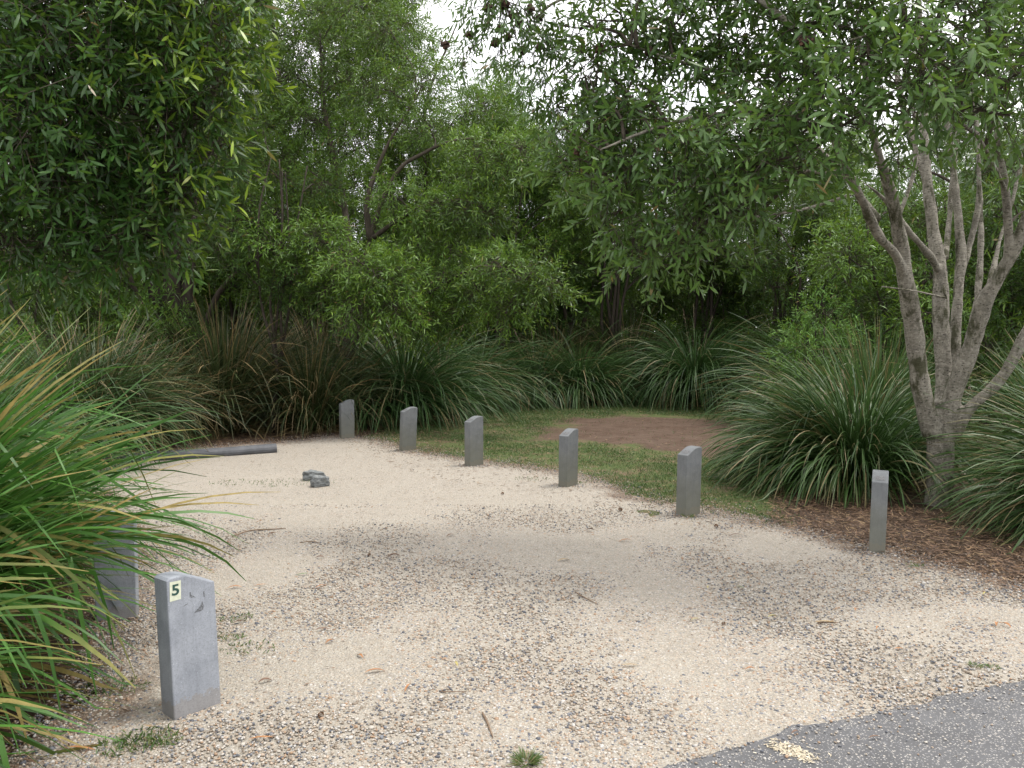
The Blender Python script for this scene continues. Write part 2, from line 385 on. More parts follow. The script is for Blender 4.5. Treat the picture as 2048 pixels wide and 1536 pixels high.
# ---- bespoke tree: leaning tree whose low branches droop over the tussocks at the centre
def centre_tree():
    tm, cm = MB(), MB()
    s1 = smooth_path([P(690, 770, 15), P(715, 640, 14.8), P(740, 480, 14.6), P(790, 350, 14.4), P(850, 305, 14.2), P(905, 282, 14), P(960, 278, 13.8), P(1035, 292, 13.6)], 6)
    tube(tm, s1, [.075, .06, .05, .040, .032, .024, .014, .006], 8)
    s2 = smooth_path([P(690, 770, 15), P(700, 600, 15), P(690, 420, 15.2), P(650, 220, 15.5), P(640, 60, 15.7)], 6)
    tube(tm, s2, [.1, .08, .06, .04, .015], 8)
    s3 = smooth_path([P(740, 480, 14.6), P(735, 400, 14.5), P(770, 300, 14.4), P(830, 200, 14.4)], 6)
    tube(tm, s3, [.07, .05, .03, .015], 7)
    s4 = smooth_path([P(715, 640, 14.8), P(850, 590, 13.8), P(950, 535, 13), P(1040, 545, 12.6), P(1100, 580, 12.5)], 6)
    tube(tm, s4, [.045, .032, .022, .012, .005], 6)
    s5 = smooth_path([P(715, 640, 14.8), P(660, 560, 13.8), P(680, 500, 13), P(740, 540, 12.6)], 6)
    tube(tm, s5, [.05, .04, .025, .01], 6)
    s6 = smooth_path([P(740, 480, 14.6), P(830, 420, 14), P(920, 400, 13.7), P(990, 430, 13.6)], 6)
    tube(tm, s6, [.05, .035, .02, .008], 6)
    B = []
    for px, py, d, r, n in [
        (640, 480, 12.9, .55, 75), (700, 530, 12.6, .55, 80), (760, 560, 12.5, .5, 75), (720, 610, 12.5, .45, 65), (790, 610, 12.5, .4, 55), (660, 580, 12.8, .4, 55), (800, 540, 12.8, .4, 45),
        (870, 410, 13.8, .6, 75), (930, 420, 13.6, .55, 75), (975, 425, 13.6, .4, 55), (840, 480, 14, .6, 75), (900, 490, 14, .5, 60), (800, 400, 14.2, .5, 50),
        (1000, 530, 12.8, .4, 55), (1050, 550, 12.6, .4, 60), (1095, 570, 12.5, .32, 45), (960, 590, 13.2, .45, 60), (1020, 610, 13, .4, 50), (880, 560, 13.5, .45, 50), (900, 620, 13.4, .45, 55), (840, 640, 13.2, .4, 50),
        (960, 310, 13.8, .5, 60), (1010, 330, 13.7, .45, 60), (950, 360, 13.9, .45, 55), (1040, 300, 13.7, .35, 40),
        (640, 100, 15.6, .8, 90), (700, 160, 15.4, .8, 90), (620, 240, 15.4, .7, 80), (700, 280, 15.1, .65, 75), (770, 180, 14.8, .7, 80), (840, 170, 14.5, .7, 80), (860, 250, 14.4, .6, 70),
        (780, 60, 15, .8, 90), (570, 160, 15.8, .7, 80), (560, 320, 15.5, .65, 75), (630, 370, 15, .6, 70), (600, 20, 15.8, .8, 90), (710, 10, 15.4, .8, 90)]:
        B.append((P(px, py, d), (r * .9, r * .9, r * .68), int(n * 2.0)))
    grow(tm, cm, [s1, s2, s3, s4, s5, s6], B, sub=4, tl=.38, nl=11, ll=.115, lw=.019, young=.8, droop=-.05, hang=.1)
    tree_obj('leaning_tree', 'leaning tree with a brown arching limb and drooping bright foliage over the tussocks at centre', 'tree',
             'trees of the belt behind the clearing', P(690, 770, 15)[:2], tm, cm, M['leaf_fine'], M['bark_brown'])
centre_tree()

# ---- bespoke tree: thick dark stems behind the left tussocks
def dark_stems():
    tm, cm = MB(), MB()
    stems = []
    for pts, r in [([(330, 760, 14), (318, 640, 14), (300, 520, 14), (270, 380, 14.2), (250, 200, 14.5)], .12), ([(345, 760, 14), (345, 620, 13.9), (345, 520, 13.8), (352, 420, 13.8), (330, 200, 14)], .16),
                   ([(360, 760, 14), (372, 600, 14), (385, 480, 14), (400, 380, 14.2), (430, 180, 14.4)], .12), ([(345, 740, 14), (300, 640, 13.6), (262, 560, 13.2), (245, 470, 13)], .05),
                   ([(380, 740, 14), (430, 600, 13.6), (480, 540, 13.4), (540, 500, 13)], .05)]:
        p = smooth_path([P(*q) for q in pts], 6); stems.append(p); tube(tm, p, [r * 1.15, r, r * .85, r * .6, r * .2], 9, rough=.05)
    B = [(P(px, py, d), (r, r, r * .75), int(170 * r)) for px, py, d, r in
         [(250, 200, 14.4, .9), (330, 160, 14, .9), (420, 180, 14.3, .9), (300, 300, 14, .7), (400, 290, 14.2, .7), (240, 350, 13.6, .7), (450, 330, 14, .6), (250, 470, 13, .5), (540, 490, 13, .5), (330, 60, 14.3, .9), (210, 80, 14.5, .9), (440, 60, 14.4, .9), (190, 260, 14, .8), (480, 420, 13.6, .45), (200, 420, 13.5, .6)]]
    grow(tm, cm, stems, B, sub=4, tl=.4, nl=11, ll=.12, lw=.02, young=.35)
    tree_obj('dark_stemmed_tree', 'tree with three thick dark reddish trunks behind the tall tan tussock', 'tree', 'trees of the belt behind the clearing', P(345, 740, 14)[:2], tm, cm, M['leaf_fine'], M['bark_dark'])
dark_stems()

# ---- bespoke tree: overhanging crown at the upper left, trunk outside the picture
def overhang_tree():
    tm, cm = MB(), MB(); base = np.array([-5.2, 6.2])
    s0 = smooth_path([(-5.2, 6.2, -.1), (-5.1, 6.1, 1.2), (-4.8, 5.9, 2.4), (-4.4, 5.7, 3.6), (-4.0, 5.6, 4.8)], 6)
    tube(tm, s0, [.16, .14, .11, .08, .03], 9)
    stems = [s0]
    for pts, r in [([(-4.9, 6.0, 2.0), (-3.9, 5.6, 2.5), (-3.0, 5.3, 2.6), (-2.2, 5.1, 2.5)], .05), ([(-4.7, 5.9, 2.6), (-3.7, 5.5, 3.3), (-2.7, 5.2, 3.7), (-1.9, 5.1, 3.8)], .055),
                   ([(-5.0, 6.1, 1.6), (-4.2, 5.6, 2.1), (-3.4, 5.2, 2.2), (-2.7, 5.0, 2.1)], .04), ([(-4.5, 5.8, 3.4), (-3.4, 5.0, 3.9), (-2.4, 4.6, 4.1)], .05), ([(-4.8, 5.9, 2.4), (-4.2, 5.0, 2.8), (-3.4, 4.4, 2.8)], .04)]:
        p = smooth_path(pts, 6); stems.append(p); tube(tm, p, [r, r * .7, r * .3], 6)
    B = []
    for px, py, d, r in [(430, 40, 5.3, .42), (340, 60, 5.2, .5), (220, 40, 5.0, .5), (90, 50, 4.8, .5), (10, 60, 5, .5),
        (440, 130, 5.2, .32), (370, 160, 5.1, .42), (260, 150, 5, .48), (130, 150, 4.8, .5), (20, 170, 4.9, .5),
        (410, 230, 5.2, .33), (330, 250, 5.1, .4), (220, 260, 5, .42), (100, 270, 4.8, .48), (10, 290, 5, .5),
        (390, 330, 5.2, .25), (420, 300, 5.2, .2), (290, 350, 5.1, .3), (180, 380, 5, .36), (70, 380, 4.9, .42), (0, 410, 5.1, .4),
        (350, 420, 5.1, .26), (270, 450, 5.0, .28), (180, 470, 5, .3), (90, 480, 4.9, .32), (310, 480, 5.1, .2), (10, 490, 5, .36), (230, 510, 5, .2), (370, 390, 5.1, .18),
        (420, -60, 5.3, .5), (280, -70, 5.2, .6), (120, -70, 5, .6), (-60, 0, 5, .6), (-60, 250, 5.2, .5), (330, -180, 5.4, .6), (150, -200, 5.2, .6), (-100, 420, 5.3, .5)]:
        B.append((P(px, py, d), (r, r * 1.25, r * .85), int(330 * r ** 2 + 9)))
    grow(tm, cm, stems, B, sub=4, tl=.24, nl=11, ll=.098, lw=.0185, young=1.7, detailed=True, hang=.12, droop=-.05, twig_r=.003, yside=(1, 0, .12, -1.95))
    tree_obj('overhanging_tree', 'near tree overhanging the upper left corner, dark lance leaves with yellow green tips', 'tree', None, base, tm, cm, M['leaf_broad'], M['bark_brown'])
overhang_tree()

# ---- bespoke tree: pale many stemmed tree at the right
def remesh(mb, vox):
    me = mb.mesh('tmp', []); o = bpy.data.objects.new('tmp', me); COL.objects.link(o)
    md = o.modifiers.new('r', 'REMESH'); md.mode = 'VOXEL'; md.voxel_size = vox; md.use_smooth_shade = True
    sm = o.modifiers.new('s', 'SMOOTH'); sm.factor = .5; sm.iterations = 4
    ev = o.evaluated_get(bpy.context.evaluated_depsgraph_get()); m2 = bpy.data.meshes.new_from_object(ev)
    bpy.data.objects.remove(o); bpy.data.meshes.remove(me); return m2
HB = G(1880, 1008)
def hero_tree():
    big, tm, cm = MB(), MB(), MB(); stems = []
    D = HB[1]
    r_k = .63
    def st(pts, r, thick=True):
        r = [x * r_k for x in r]
        p = smooth_path([P(*q) for q in pts], 6); stems.append(p)
        tube(big if thick else tm, p, r, 12 if thick else 7, rough=.02 if thick else 0)
    st([(1876, 1050, D), (1878, 1000, D), (1880, 930, D), (1882, 860, D), (1886, 800, D)], [.245, .205, .19, .185, .13])
    # left stem and its fork
    st([(1866, 870, D - .03), (1850, 810, D - .08), (1839, 760, D - .12), (1829, 671, D - .2), (1814, 577, D - .3), (1806, 520, D - .35), (1799, 470, D - .4), (1782, 385, D - .5), (1760, 320, D - .6), (1742, 250, D - .7), (1730, 150, D - .8), (1700, 0, D - .9), (1690, -150, D - 1)],
       [.15, .14, .135, .128, .12, .1, .09, .08, .06, .05, .04, .03, .015])
    st([(1812, 560, D - .32), (1790, 508, D - .5), (1757, 470, D - .7), (1718, 390, D - 1.0), (1688, 332, D - 1.2), (1668, 278, D - 1.4), (1640, 180, D - 1.6), (1590, 60, D - 1.9)],
       [.075, .068, .06, .055, .048, .04, .03, .015])
    st([(1757, 440, D - .45), (1716, 386, D - .3), (1660, 320, D - .2), (1600, 270, D - .2), (1520, 220, D - .4), (1430, 190, D - .7)], [.05, .045, .04, .03, .02, .01])
    # middle stem
    st([(1884, 860, D + .05), (1887, 798, D + .06), (1887, 735, D + .08), (1882, 640, D + .1), (1880, 545, D + .14), (1868, 470, D + .2), (1855, 364, D + .25), (1849, 285, D + .3), (1843, 127, D + .4), (1835, -80, D + .5)],
       [.14, .13, .12, .115, .11, .09, .08, .07, .05, .03])
    st([(1878, 545, D + .12), (1862, 515, D), (1837, 485, D - .1), (1811, 455, D - .15), (1770, 400, D - .2), (1700, 350, D - .4), (1600, 330, D - .8)], [.055, .05, .045, .04, .03, .02, .01])
    # mossy stem
    st([(1900, 830, D + .12), (1906, 760, D + .16), (1911, 671, D + .2), (1917, 577, D + .25), (1922, 513, D + .3), (1917, 440, D + .35), (1905, 330, D + .4), (1890, 200, D + .45), (1880, 20, D + .5)], [.10, .085, .08, .075, .07, .065, .055, .04, .02])
    # right leaning thick stem
    st([(1890, 850, D - .03), (1908, 785, D - .06), (1922, 745, D - .1), (1940, 700, D - .15), (1955, 650, D - .2), (1970, 600, D - .28), (1993, 560, D - .35), (2018, 518, D - .42), (2042, 465, D - .5), (2075, 380, D - .6), (2110, 250, D - .7)],
       [.14, .13, .125, .12, .115, .105, .095, .09, .08, .06, .03])
    st([(2014, 520, D - .42), (2017, 470, D - .5), (2011, 380, D - .6), (1996, 285, D - .7), (1985, 158, D - .8), (1975, 30, D - .9), (1960, -120, D - 1)], [.06, .055, .05, .045, .04, .03, .015])
    # low right stem
    st([(1905, 870, D - .06), (1938, 818, D - .12), (1985, 776, D - .2), (2017, 735, D - .25), (2050, 668, D - .3), (2100, 560, D - .35), (2150, 400, D - .4)], [.10, .085, .08, .075, .07, .06, .03])
    # more upper stems seen through the leaves
    for pts, r in [([(1925, 720, D + .3), (1945, 640, D + .5), (1958, 560, D + .6), (1962, 440, D + .7), (1955, 300, D + .8), (1940, 100, D + .9)], .055), ([(1917, 560, D + .3), (1945, 470, D + .4), (1958, 380, D + .4), (1950, 200, D + .5), (1930, 20, D + .6)], .05),
                   ([(1890, 520, D + .2), (1900, 420, D + .5), (1912, 300, D + .6), (1925, 120, D + .8)], .05), ([(1935, 700, D + .1), (1975, 590, D + .5), (2000, 480, D + .7), (2030, 380, D + .8), (2060, 200, D + .9)], .05),
                   ([(1850, 364, D + .25), (1815, 250, D + .3), (1790, 120, D + .3), (1780, -50, D + .3)], .045), ([(1796, 440, D - .4), (1830, 330, D - .3), (1825, 200, D - .3), (1800, 60, D - .4)], .035)]:
        st(pts, [r, r * .9, r * .7, r * .4], True)
    BR = []
    # long thin limbs out to the left
    for pts, r in [([(1742, 250, D - .7), (1640, 160, D - .9), (1540, 130, D - 1.1), (1460, 145, D - 1.3), (1350, 120, D - 1.5), (1260, 90, D - 1.6)], .03), ([(1600, 270, D - .2), (1480, 210, D - .4), (1400, 150, D - .7), (1330, 40, D - .9), (1250, 60, D - 1.0)], .03),
                   ([(1668, 278, D - 1.4), (1560, 230, D - 1.6), (1420, 230, D - 1.7), (1300, 260, D - 1.8), (1200, 300, D - 1.8)], .028), ([(1700, 350, D - .4), (1560, 340, D - .9), (1400, 360, D - 1.3), (1260, 400, D - 1.5)], .022),
                   ([(1590, 60, D - 1.9), (1520, 0, D - 1.8), (1420, -60, D - 1.5), (1250, -120, D - 1.2), (1080, -90, D - 1.0), (1010, 0, D - .9)], .03), ([(1700, 0, D - .9), (1560, -60, D - .8), (1330, -50, D - .6), (1120, 0, D - .6), (1060, 60, D - .6)], .03),
                   ([(1700, 390, D - .9), (1600, 420, D - 1.2), (1480, 440, D - 1.4), (1360, 480, D - 1.5)], .015), ([(1985, 158, D - .8), (1900, 90, D - 1.6), (1800, 60, D - 2.2), (1700, 80, D - 2.5)], .025), ([(2011, 380, D - .6), (1960, 280, D - 1.4), (1900, 230, D - 2.0)], .02)]:
        p = smooth_path([P(*q) for q in pts], 6); stems.append(p)
        b_ = MB(); tube(b_, p, [r * .85, r * .6, r * .25], 7, rough=.02); BR.append(b_)
    # broken pale twig lying across the stems
    b_ = MB(); tube(b_, np.array([P(1764, 573, D - .6), P(1830, 582, D - .5), P(1893, 596, D - .4), P(1888, 585, D - .4), P(1886, 568, D - .4)]), [.006, .008, .010, .008, .004], 5); BR.append(b_)
    B = []
    for px, py, d, r in [
        (1160, 60, 6.3, .34), (1240, 40, 6.2, .4), (1340, 40, 6.2, .4), (1440, 40, 6.2, .42), (1540, 40, 6, .42), (1640, 40, 5.6, .45), (1750, 50, 5.4, .45), (1860, 40, 5.3, .48), (1980, 50, 5.5, .5),
        (1170, 150, 6.2, .3), (1230, 160, 6.1, .34), (1300, 200, 5.9, .34), (1560, 150, 5.8, .3), (1640, 150, 5.4, .36), (1730, 150, 5.2, .4), (1840, 140, 5, .4), (1960, 150, 5.2, .42), (2060, 140, 5.4, .45),
        (1180, 250, 6.1, .32), (1250, 260, 6, .34), (1340, 270, 5.7, .34), (1430, 260, 5.6, .34), (1520, 240, 5.6, .36), (1610, 240, 5.3, .38), (1700, 230, 5.2, .3), (1800, 210, 5.2, .28), (2020, 230, 5.4, .3),
        (1190, 340, 6.1, .32), (1270, 350, 5.9, .34), (1360, 360, 5.7, .34), (1450, 350, 5.6, .34), (1540, 320, 5.4, .32), (1600, 310, 5.3, .25),
        (1230, 430, 6.1, .3), (1310, 440, 5.9, .3), (1400, 440, 5.8, .28), (1480, 420, 5.7, .24), (1350, 510, 6, .22), (1280, 500, 6.1, .2), (1430, 500, 6, .18), (1240, 330, 6.3, .3), (1480, 300, 5.9, .3),
        (1130, 320, 6.5, .18), (1120, 220, 6.5, .18), (1400, 160, 6.4, .22), (1470, 90, 6.3, .25),
        (1300, -70, 6, .5), (1450, -80, 6, .5), (1600, -80, 5.8, .5), (1760, -80, 5.5, .5), (1920, -80, 5.6, .5), (2080, -60, 5.7, .5), (2120, 60, 6, .5), (1700, -220, 6, .7), (1950, -250, 6.2, .7), (1450, -230, 6.2, .6), (1390, 100, 6.3, .3), (1500, 110, 6.2, .3), (1290, 110, 6.3, .3), (1600, 90, 6.0, .3), (2150, 250, 6.4, .5),
        (1900, 250, 8.6, .5), (2000, 330, 8.8, .45), (1800, 330, 8.6, .4), (2060, 420, 8.6, .4), (1950, 120, 8.6, .5), (1780, 120, 8.4, .4)]:
        B.append((P(px, py, d), (r, r * 1.3, r * .85), int(225 * r ** 2 + 8)))
    # sparse hanging sprays in front of the sky gap
    grow(cm, cm, stems, B, sub=3, lmi=1, tl=.26, nl=10, ll=.105, lw=.022, young=.35, detailed=True, hang=.1, droop=-.05, twig_r=.0032)
    S = [(P(px, py, d), (r, r, r), int(n * 1.7)) for px, py, d, r, n in [(960, 20, 6.6, .18, 9), (1010, 40, 6.5, .2, 12), (1060, 60, 6.4, .2, 12), (1000, 110, 6.5, .16, 10), (1050, 130, 6.5, .16, 10), (940, 100, 6.6, .12, 6), (1080, 20, 6.3, .2, 10), (980, -50, 6.4, .25, 14), (1080, -60, 6.3, .3, 16), (1100, 100, 6.4, .14, 8), (1110, 180, 6.4, .16, 9), (1085, 170, 6.4, .14, 8), (1020, 0, 6.4, .2, 12), (960, -20, 6.5, .2, 12), (1100, 260, 6.5, .14, 8), (925, 135, 6.6, .1, 6)]]
    grow(cm, cm, stems, S, sub=2, lmi=1, pen=0, tl=.2, nl=8, ll=.085, lw=.015, young=.1, detailed=True, hang=.5, droop=-.5, twig_r=.002)
    base = HB; t = empty('many_stemmed_tree', (base[0], base[1], 0)); tag(t, 'pale barked many stemmed tree with mossy trunk among the right hand tussocks', 'tree')
    off = np.array([base[0], base[1], 0.])
    me = remesh(big, .014); me.materials.clear(); me.materials.append(M['bark_pale']); me.name = 'trunk'
    V = np.empty(len(me.vertices) * 3, np.float32); me.vertices.foreach_get('co', V); V = V.reshape(-1, 3).astype(float)
    NR = np.empty(len(me.vertices) * 3, np.float32); me.vertices.foreach_get('normal', NR); NR = NR.reshape(-1, 3)
    k = np.array([mnoise.noise(Vector(v) * 9) * .006 + mnoise.noise(Vector(v) * 3.5) * .012 for v in V])
    V = V + NR * k[:, None] - off
    me.vertices.foreach_set('co', V.astype(np.float32).ravel()); me.update()
    me.polygons.foreach_set('use_smooth', np.ones(len(me.polygons), bool))
    o = bpy.data.objects.new('trunk', me); COL.objects.link(o); o.parent = t
    for mb, nm, ms in [(b_, 'branch', [M['bark_pale']]) for b_ in BR] + [(cm, 'crown', [M['leaf_grey'], M['bark_brown']])]:
        mb.v = [v - off for v in mb.v]; mb.build(nm, ms, t)
    # dark woody seed capsules in clusters
    cb = MB(); m, nt = mat('seed_capsule'); n = N(nt); n.out(n.bsdf(n.ramp(n.attr('var'), [(0, (.02, .012, .008)), (1, (.09, .04, .02))]), .8)); 
    for px, py, d in [(975, 15, 6.5), (1000, 60, 6.5), (1015, 75, 6.5), (1040, 50, 6.4), (1025, 30, 6.4), (990, 85, 6.5), (940, 70, 6.6), (1060, 20, 6.4), (1080, 35, 6.4), (1045, 100, 6.5), (1080, 95, 6.4), (890, 90, 6.7), (1160, 100, 6.2), (1200, 98, 6.1), (1155, 300, 6.1), (1180, 310, 6), (1605, 80, 5.4), (1615, 85, 5.4), (1010, 10, 6.4), (1400, 410, 5.8), (1300, 105, 6.0)]:
        c = P(px, py, d); kk = 30; cb = MB()
        for _ in range(kk):
            q = c + (rdir(1)[0] * .034 * rng.random() ** .5 if _ else 0); a = np.arange(5) / 5 * 2 * PI; r = rng.uniform(.011, .017) if _ else .026
            ring = np.stack([np.cos(a) * r, np.sin(a) * r, a * 0], 1); ax = rdir(1)[0] * .3
            V = np.vstack([q + [0, 0, r], q + ring + [0, 0, r * .3], q + ring * .8 - [0, 0, r * .6]])
            cb.add(V, [np.array([[0, 1 + i, 1 + (i + 1) % 5] for i in range(5)]), np.array([[1 + i, 6 + i, 6 + (i + 1) % 5, 1 + (i + 1) % 5] for i in range(5)]), np.array([[6, 7, 8, 9, 10]])], 0, var=rng.random())
        cb.v = [v - off for v in cb.v]; cb.build('seed_cluster', [m], t)
hero_tree()

# ------------------------------------------------------------------ strap leaved tussocks
def blades(n, L, spread, wid, segs, up=.35, bias=None, dry=.12, tips=.35, basr=.25, bend=1.0, kink=.12, thatch=.06, c0=.45):
    """arching strap leaves from one crown at the origin"""
    mb = MB()
    az = rng.uniform(0, 2 * PI, n)
    if bias is not None:
        k = rng.random(n) < bias[1]; az[k] = rng.normal(bias[0], .55, k.sum())
    q = rng.random(n) ** .7                             # 0 inner upright .. 1 outer drooping
    th0 = np.clip(.04 + (q ** 1.2) * spread * .75 + rng.normal(0, .08, n), 0.01, 1.4)
    if bias is not None: th0 = np.clip(th0 + k * (bias[2] if len(bias) > 2 else .0), 0, 1.45)
    ln = L * rng.uniform(.6, 1.1, n) * (1.0 - .12 * q)
    lie = rng.random(n) < thatch                        # dead matter lying round the foot
    th0 = np.where(lie, rng.uniform(.9, 1.5, n), th0); ln = np.where(lie, ln * rng.uniform(.3, .65, n), ln)
    cur = bend * (c0 + (1.6 - c0) * q) * rng.uniform(.25 + .4 * (c0 > .6), 1.5 - .25 * (c0 > .6), n) * (1 - up * .3)
    br = basr * np.sqrt(rng.random(n)) * (.3 + .7 * q)
    base = np.stack([np.cos(az) * br, np.sin(az) * br, np.full(n, -.02)], 1)
    s = np.linspace(0, 1, segs + 1)
    th = th0[:, None] + cur[:, None] * s[None] ** 1.4
    kk = rng.random(n) < kink; kp = rng.uniform(.45, .85, n)
    th = th + (kk[:, None] * (s[None] > kp[:, None])) * rng.uniform(.5, 1.5, n)[:, None]
    th = np.minimum(th, 2.98)
    ds = ln[:, None] / segs
    az2 = az[:, None] + rng.normal(0, .22, n)[:, None] * s[None]
    dx = np.sin(th) * ds; dz = np.cos(th) * ds
    X = np.cumsum(np.concatenate([np.zeros((n, 1)), (dx * np.cos(az2))[:, :-1]], 1), 1) + base[:, :1]
    Y = np.cumsum(np.concatenate([np.zeros((n, 1)), (dx * np.sin(az2))[:, :-1]], 1), 1) + base[:, 1:2]
    Z = np.cumsum(np.concatenate([np.zeros((n, 1)), dz[:, :-1]], 1), 1) + base[:, 2:]
    Z = np.where(Z < .012, .012 + .008 * rng.random(n)[:, None], Z); Z[:, 0] = -.03
    C = np.stack([X, Y, Z], -1)
    T = unit(np.gradient(C, axis=1))
    side = np.stack([-np.sin(az), np.cos(az), np.zeros(n)], 1)
    tw = rng.normal(0, .5, n)[:, None] + rng.normal(0, .5, n)[:, None] * s[None]
    nr = np.cross(np.repeat(side[:, None], segs + 1, 1), T)
    sd = np.cos(tw)[..., None] * side[:, None] + np.sin(tw)[..., None] * nr
    w = wid * rng.uniform(.6, 1.25, n)[:, None] * np.interp(s, [0, .12, .6, .9, 1], [.6, .9, 1, .6, .12])[None] * .5
    V = np.stack([C + sd * w[..., None], C - sd * w[..., None]], 2).reshape(-1, 3)
    i = (np.arange(n)[:, None] * (segs + 1) + np.arange(segs)[None]).ravel() * 2
    q4 = np.stack([i, i + 1, i + 3, i + 2], 1)
    dead = (rng.random(n) < dry) * rng.uniform(.6, 1, n); dead = np.where(lie, rng.uniform(.7, 1, n), dead)
    tip = (rng.random(n) < tips) * rng.uniform(.4, 1, n)
    age = np.maximum(dead[:, None], tip[:, None] * np.clip((s[None] - rng.uniform(.6, .95, n)[:, None]) * 6, 0, 1))
    yel = (rng.random(n) < .06) * rng.uniform(.1, .45, n); age = np.maximum(age, yel[:, None] * s[None])
    age = np.maximum(age, np.clip(.5 - s * 4, 0, .5)[None] * (rng.random(n) < .5)[:, None])
    mb.add(V, [q4], 0, var=np.repeat(rng.random(n) * .8 + .1, (segs + 1) * 2), age=np.repeat(age, 2, 1))
    return mb
def spikes(n, L, spread, bias=None):
    """tan flower spikes standing among the straps"""
    mb = MB()
    for _ in range(n):
        a = rng.uniform(0, 2 * PI) if bias is None else rng.normal(bias[0], .8); th = rng.uniform(.1, spread); l = L * rng.uniform(.55, .95)
        pts = [np.array([math.sin(th * (.6 + .6 * t)) * math.cos(a), math.sin(th * (.6 + .6 * t)) * math.sin(a), math.cos(th * (.6 + .6 * t))]) * l * t for t in np.linspace(0, 1, 7)]
        tube(mb, np.array(pts), [.0035, .002], 3)
        top = np.array(pts[3:]); k = 40
        c = top[rng.integers(0, len(top) - 1, k)]; nx = top[-1] - top[0]; c = c + nx * rng.uniform(0, .3, (k, 1)) + rng.normal(size=(k, 3)) * .006
        dr = unit(unit(nx) * .8 + rdir(k)); sticks(mb, c, c + dr * rng.uniform(.015, .05, k)[:, None], .0022)
    return mb
m, nt = mat('flower_spike'); n_ = N(nt); n_.out(n_.bsdf(n_.ramp(n_.attr('var'), [(0, (.20, .14, .09)), (1, (.36, .29, .21))]), .8)); M['spike'] = m

TV = {}
def tuss(key, n, L, spread, wid, segs, m, **kw):
    TV[key] = (blades(n, L, spread, wid, segs, **kw).mesh('blades', [M[m]]), spikes(kw.pop('ns', 0) or 10, L, .8).mesh('flower_spikes', [M['spike']]))
tuss('fountain', 2000, 2.75, 1.0, .019, 12, 'blade_far', bend=2.0, dry=.02, tips=.25, basr=.28, kink=.03, c0=.95)
tuss('dome', 1700, 2.5, 1.1, .018, 11, 'blade_far', bend=1.85, dry=.03, tips=.25, basr=.35, kink=.06, thatch=.06, c0=.85)
tuss('dome2', 1600, 2.4, 1.1, .017, 11, 'blade_far', bend=1.75, dry=.06, tips=.3, basr=.38, kink=.15, thatch=.10, c0=.75)
tuss('upright', 1400, 2.1, .75, .015, 10, 'blade_olive', bend=1.0, dry=.16, tips=.4, basr=.35, kink=.22, thatch=.15, c0=.5)
tuss('upright2', 1400, 2.1, .9, .015, 10, 'blade_olive', bend=1.35, dry=.10, tips=.35, basr=.35, kink=.22, thatch=.15, c0=.6)

def tussock(key, px, py, s, rz, label, sz=None, spk=True, xy=None):
    x, y = G(px, py) if xy is None else xy
    t = empty('tussock', (x, y, 0), rz); t.scale = (s, s, sz or s); tag(t, label, 'tussock', 'strap leaved tussocks round the clearing')
    for nm, me in zip(('blades', 'flower_spikes') if spk else ('blades',), TV[key]):
        o = bpy.data.objects.new(nm, me); COL.objects.link(o); o.parent = t
ROW = [
 ('upright2', 250, 893, .85, 'tan streaked tussock behind the left end of the dark wheel stop log'),
 ('upright2', 345, 876, .92, 'dark tussock with dry drooping tips behind the middle of the wheel stop log'),
 ('upright', 462, 862, 1.12, 'tallest upright tan tipped tussock behind the right end of the wheel stop log'),
 ('upright2', 610, 860, .98, 'dark upright tussock just left of the leftmost far post'),
 ('dome2', 720, 848, .92, 'dark tussock directly behind the leftmost far post'),
 ('dome', 805, 842, 1.0, 'broad dark tussock leaning over the lawn behind the second far post'),
 ('dome2', 880, 822, 1.05, 'arching tussock whose blades sweep right above the third far post'),
 ('dome', 965, 812, 1.08, 'tussock with long bright blades at the left end of the lawn edge'),
 ('dome2', 1060, 806, .95, 'lower ragged tussock at the middle of the lawn edge'),
 ('dome', 1175, 806, 1.08, 'wide tussock on the lawn edge immediately left of the fountain shaped one'),
 ('fountain', 1378, 811, .98, 'fountain shaped green tussock with evenly arching blades at the back of the lawn'),
 ('dome2', 1475, 778, 1.15, 'dark tussock in the gap behind and right of the fountain shaped one'),
 ('dome', 1575, 803, 1.12, 'brownish tussock right of the fountain shaped one, partly behind the big near tussock'),
 ('upright2', 540, 838, 1.05, 'dark tussock in the second row under the twin black stems'),
 ('upright', 670, 832, 1.1, 'shadowed tussock in the second row behind the leftmost far post'),
 ('upright', 1100, 795, 1.15, 'dark upright tussock of the second row left of the fountain shaped one'),
 ('upright2', 1265, 792, 1.2, 'dark tussock squeezed behind the left flank of the fountain shaped one'),
 ('upright2', 185, 912, .95, 'tussock at the left just behind the large near tussock'),
 ('dome2', 100, 925, 1.05, 'dark tussock far left, mostly hidden by the large near tussock'),
 ('dome2', 1660, 850, 1.1, 'tussock behind the big right hand tussock with stiff raised blades'),
]
for i, (k, px, py, s, lab) in enumerate(ROW):
    s *= 1 + .09 * math.sin(i * 4.1)
    tussock(k, px + 14 * math.sin(i * 2.6), py, s, i * 1.7, lab, sz=s * (.86 if k.startswith('dome') else 1.0) * (1 + .06 * math.sin(i * 5.3)), spk=(i % 2 == 0))
def near_tussock(x, y, n, L, spread, wid, segs, m, label, ns=8, **kw):
    t = empty('tussock', (x, y, 0)); tag(t, label, 'tussock', 'strap leaved tussocks round the clearing')
    blades(n, L, spread, wid, segs, **kw).build('blades', [M[m]], t)
    spikes(ns, L * .85, 1.1, kw.get('bias')).build('flower_spikes', [M['spike']], t)
a = G(1712, 968)
near_tussock(a[0], a[1], 3000, 1.66, 1.05, .0145, 13, 'blade_mid', 'big swept tussock with pale shining blades between the lawn and the pale trunk', 14, bend=1.6, c0=.7, bias=(PI * 1.04, .45, .2), basr=.55, dry=.05, tips=.3, kink=.06, thatch=.08)
a = G(1755, 905)
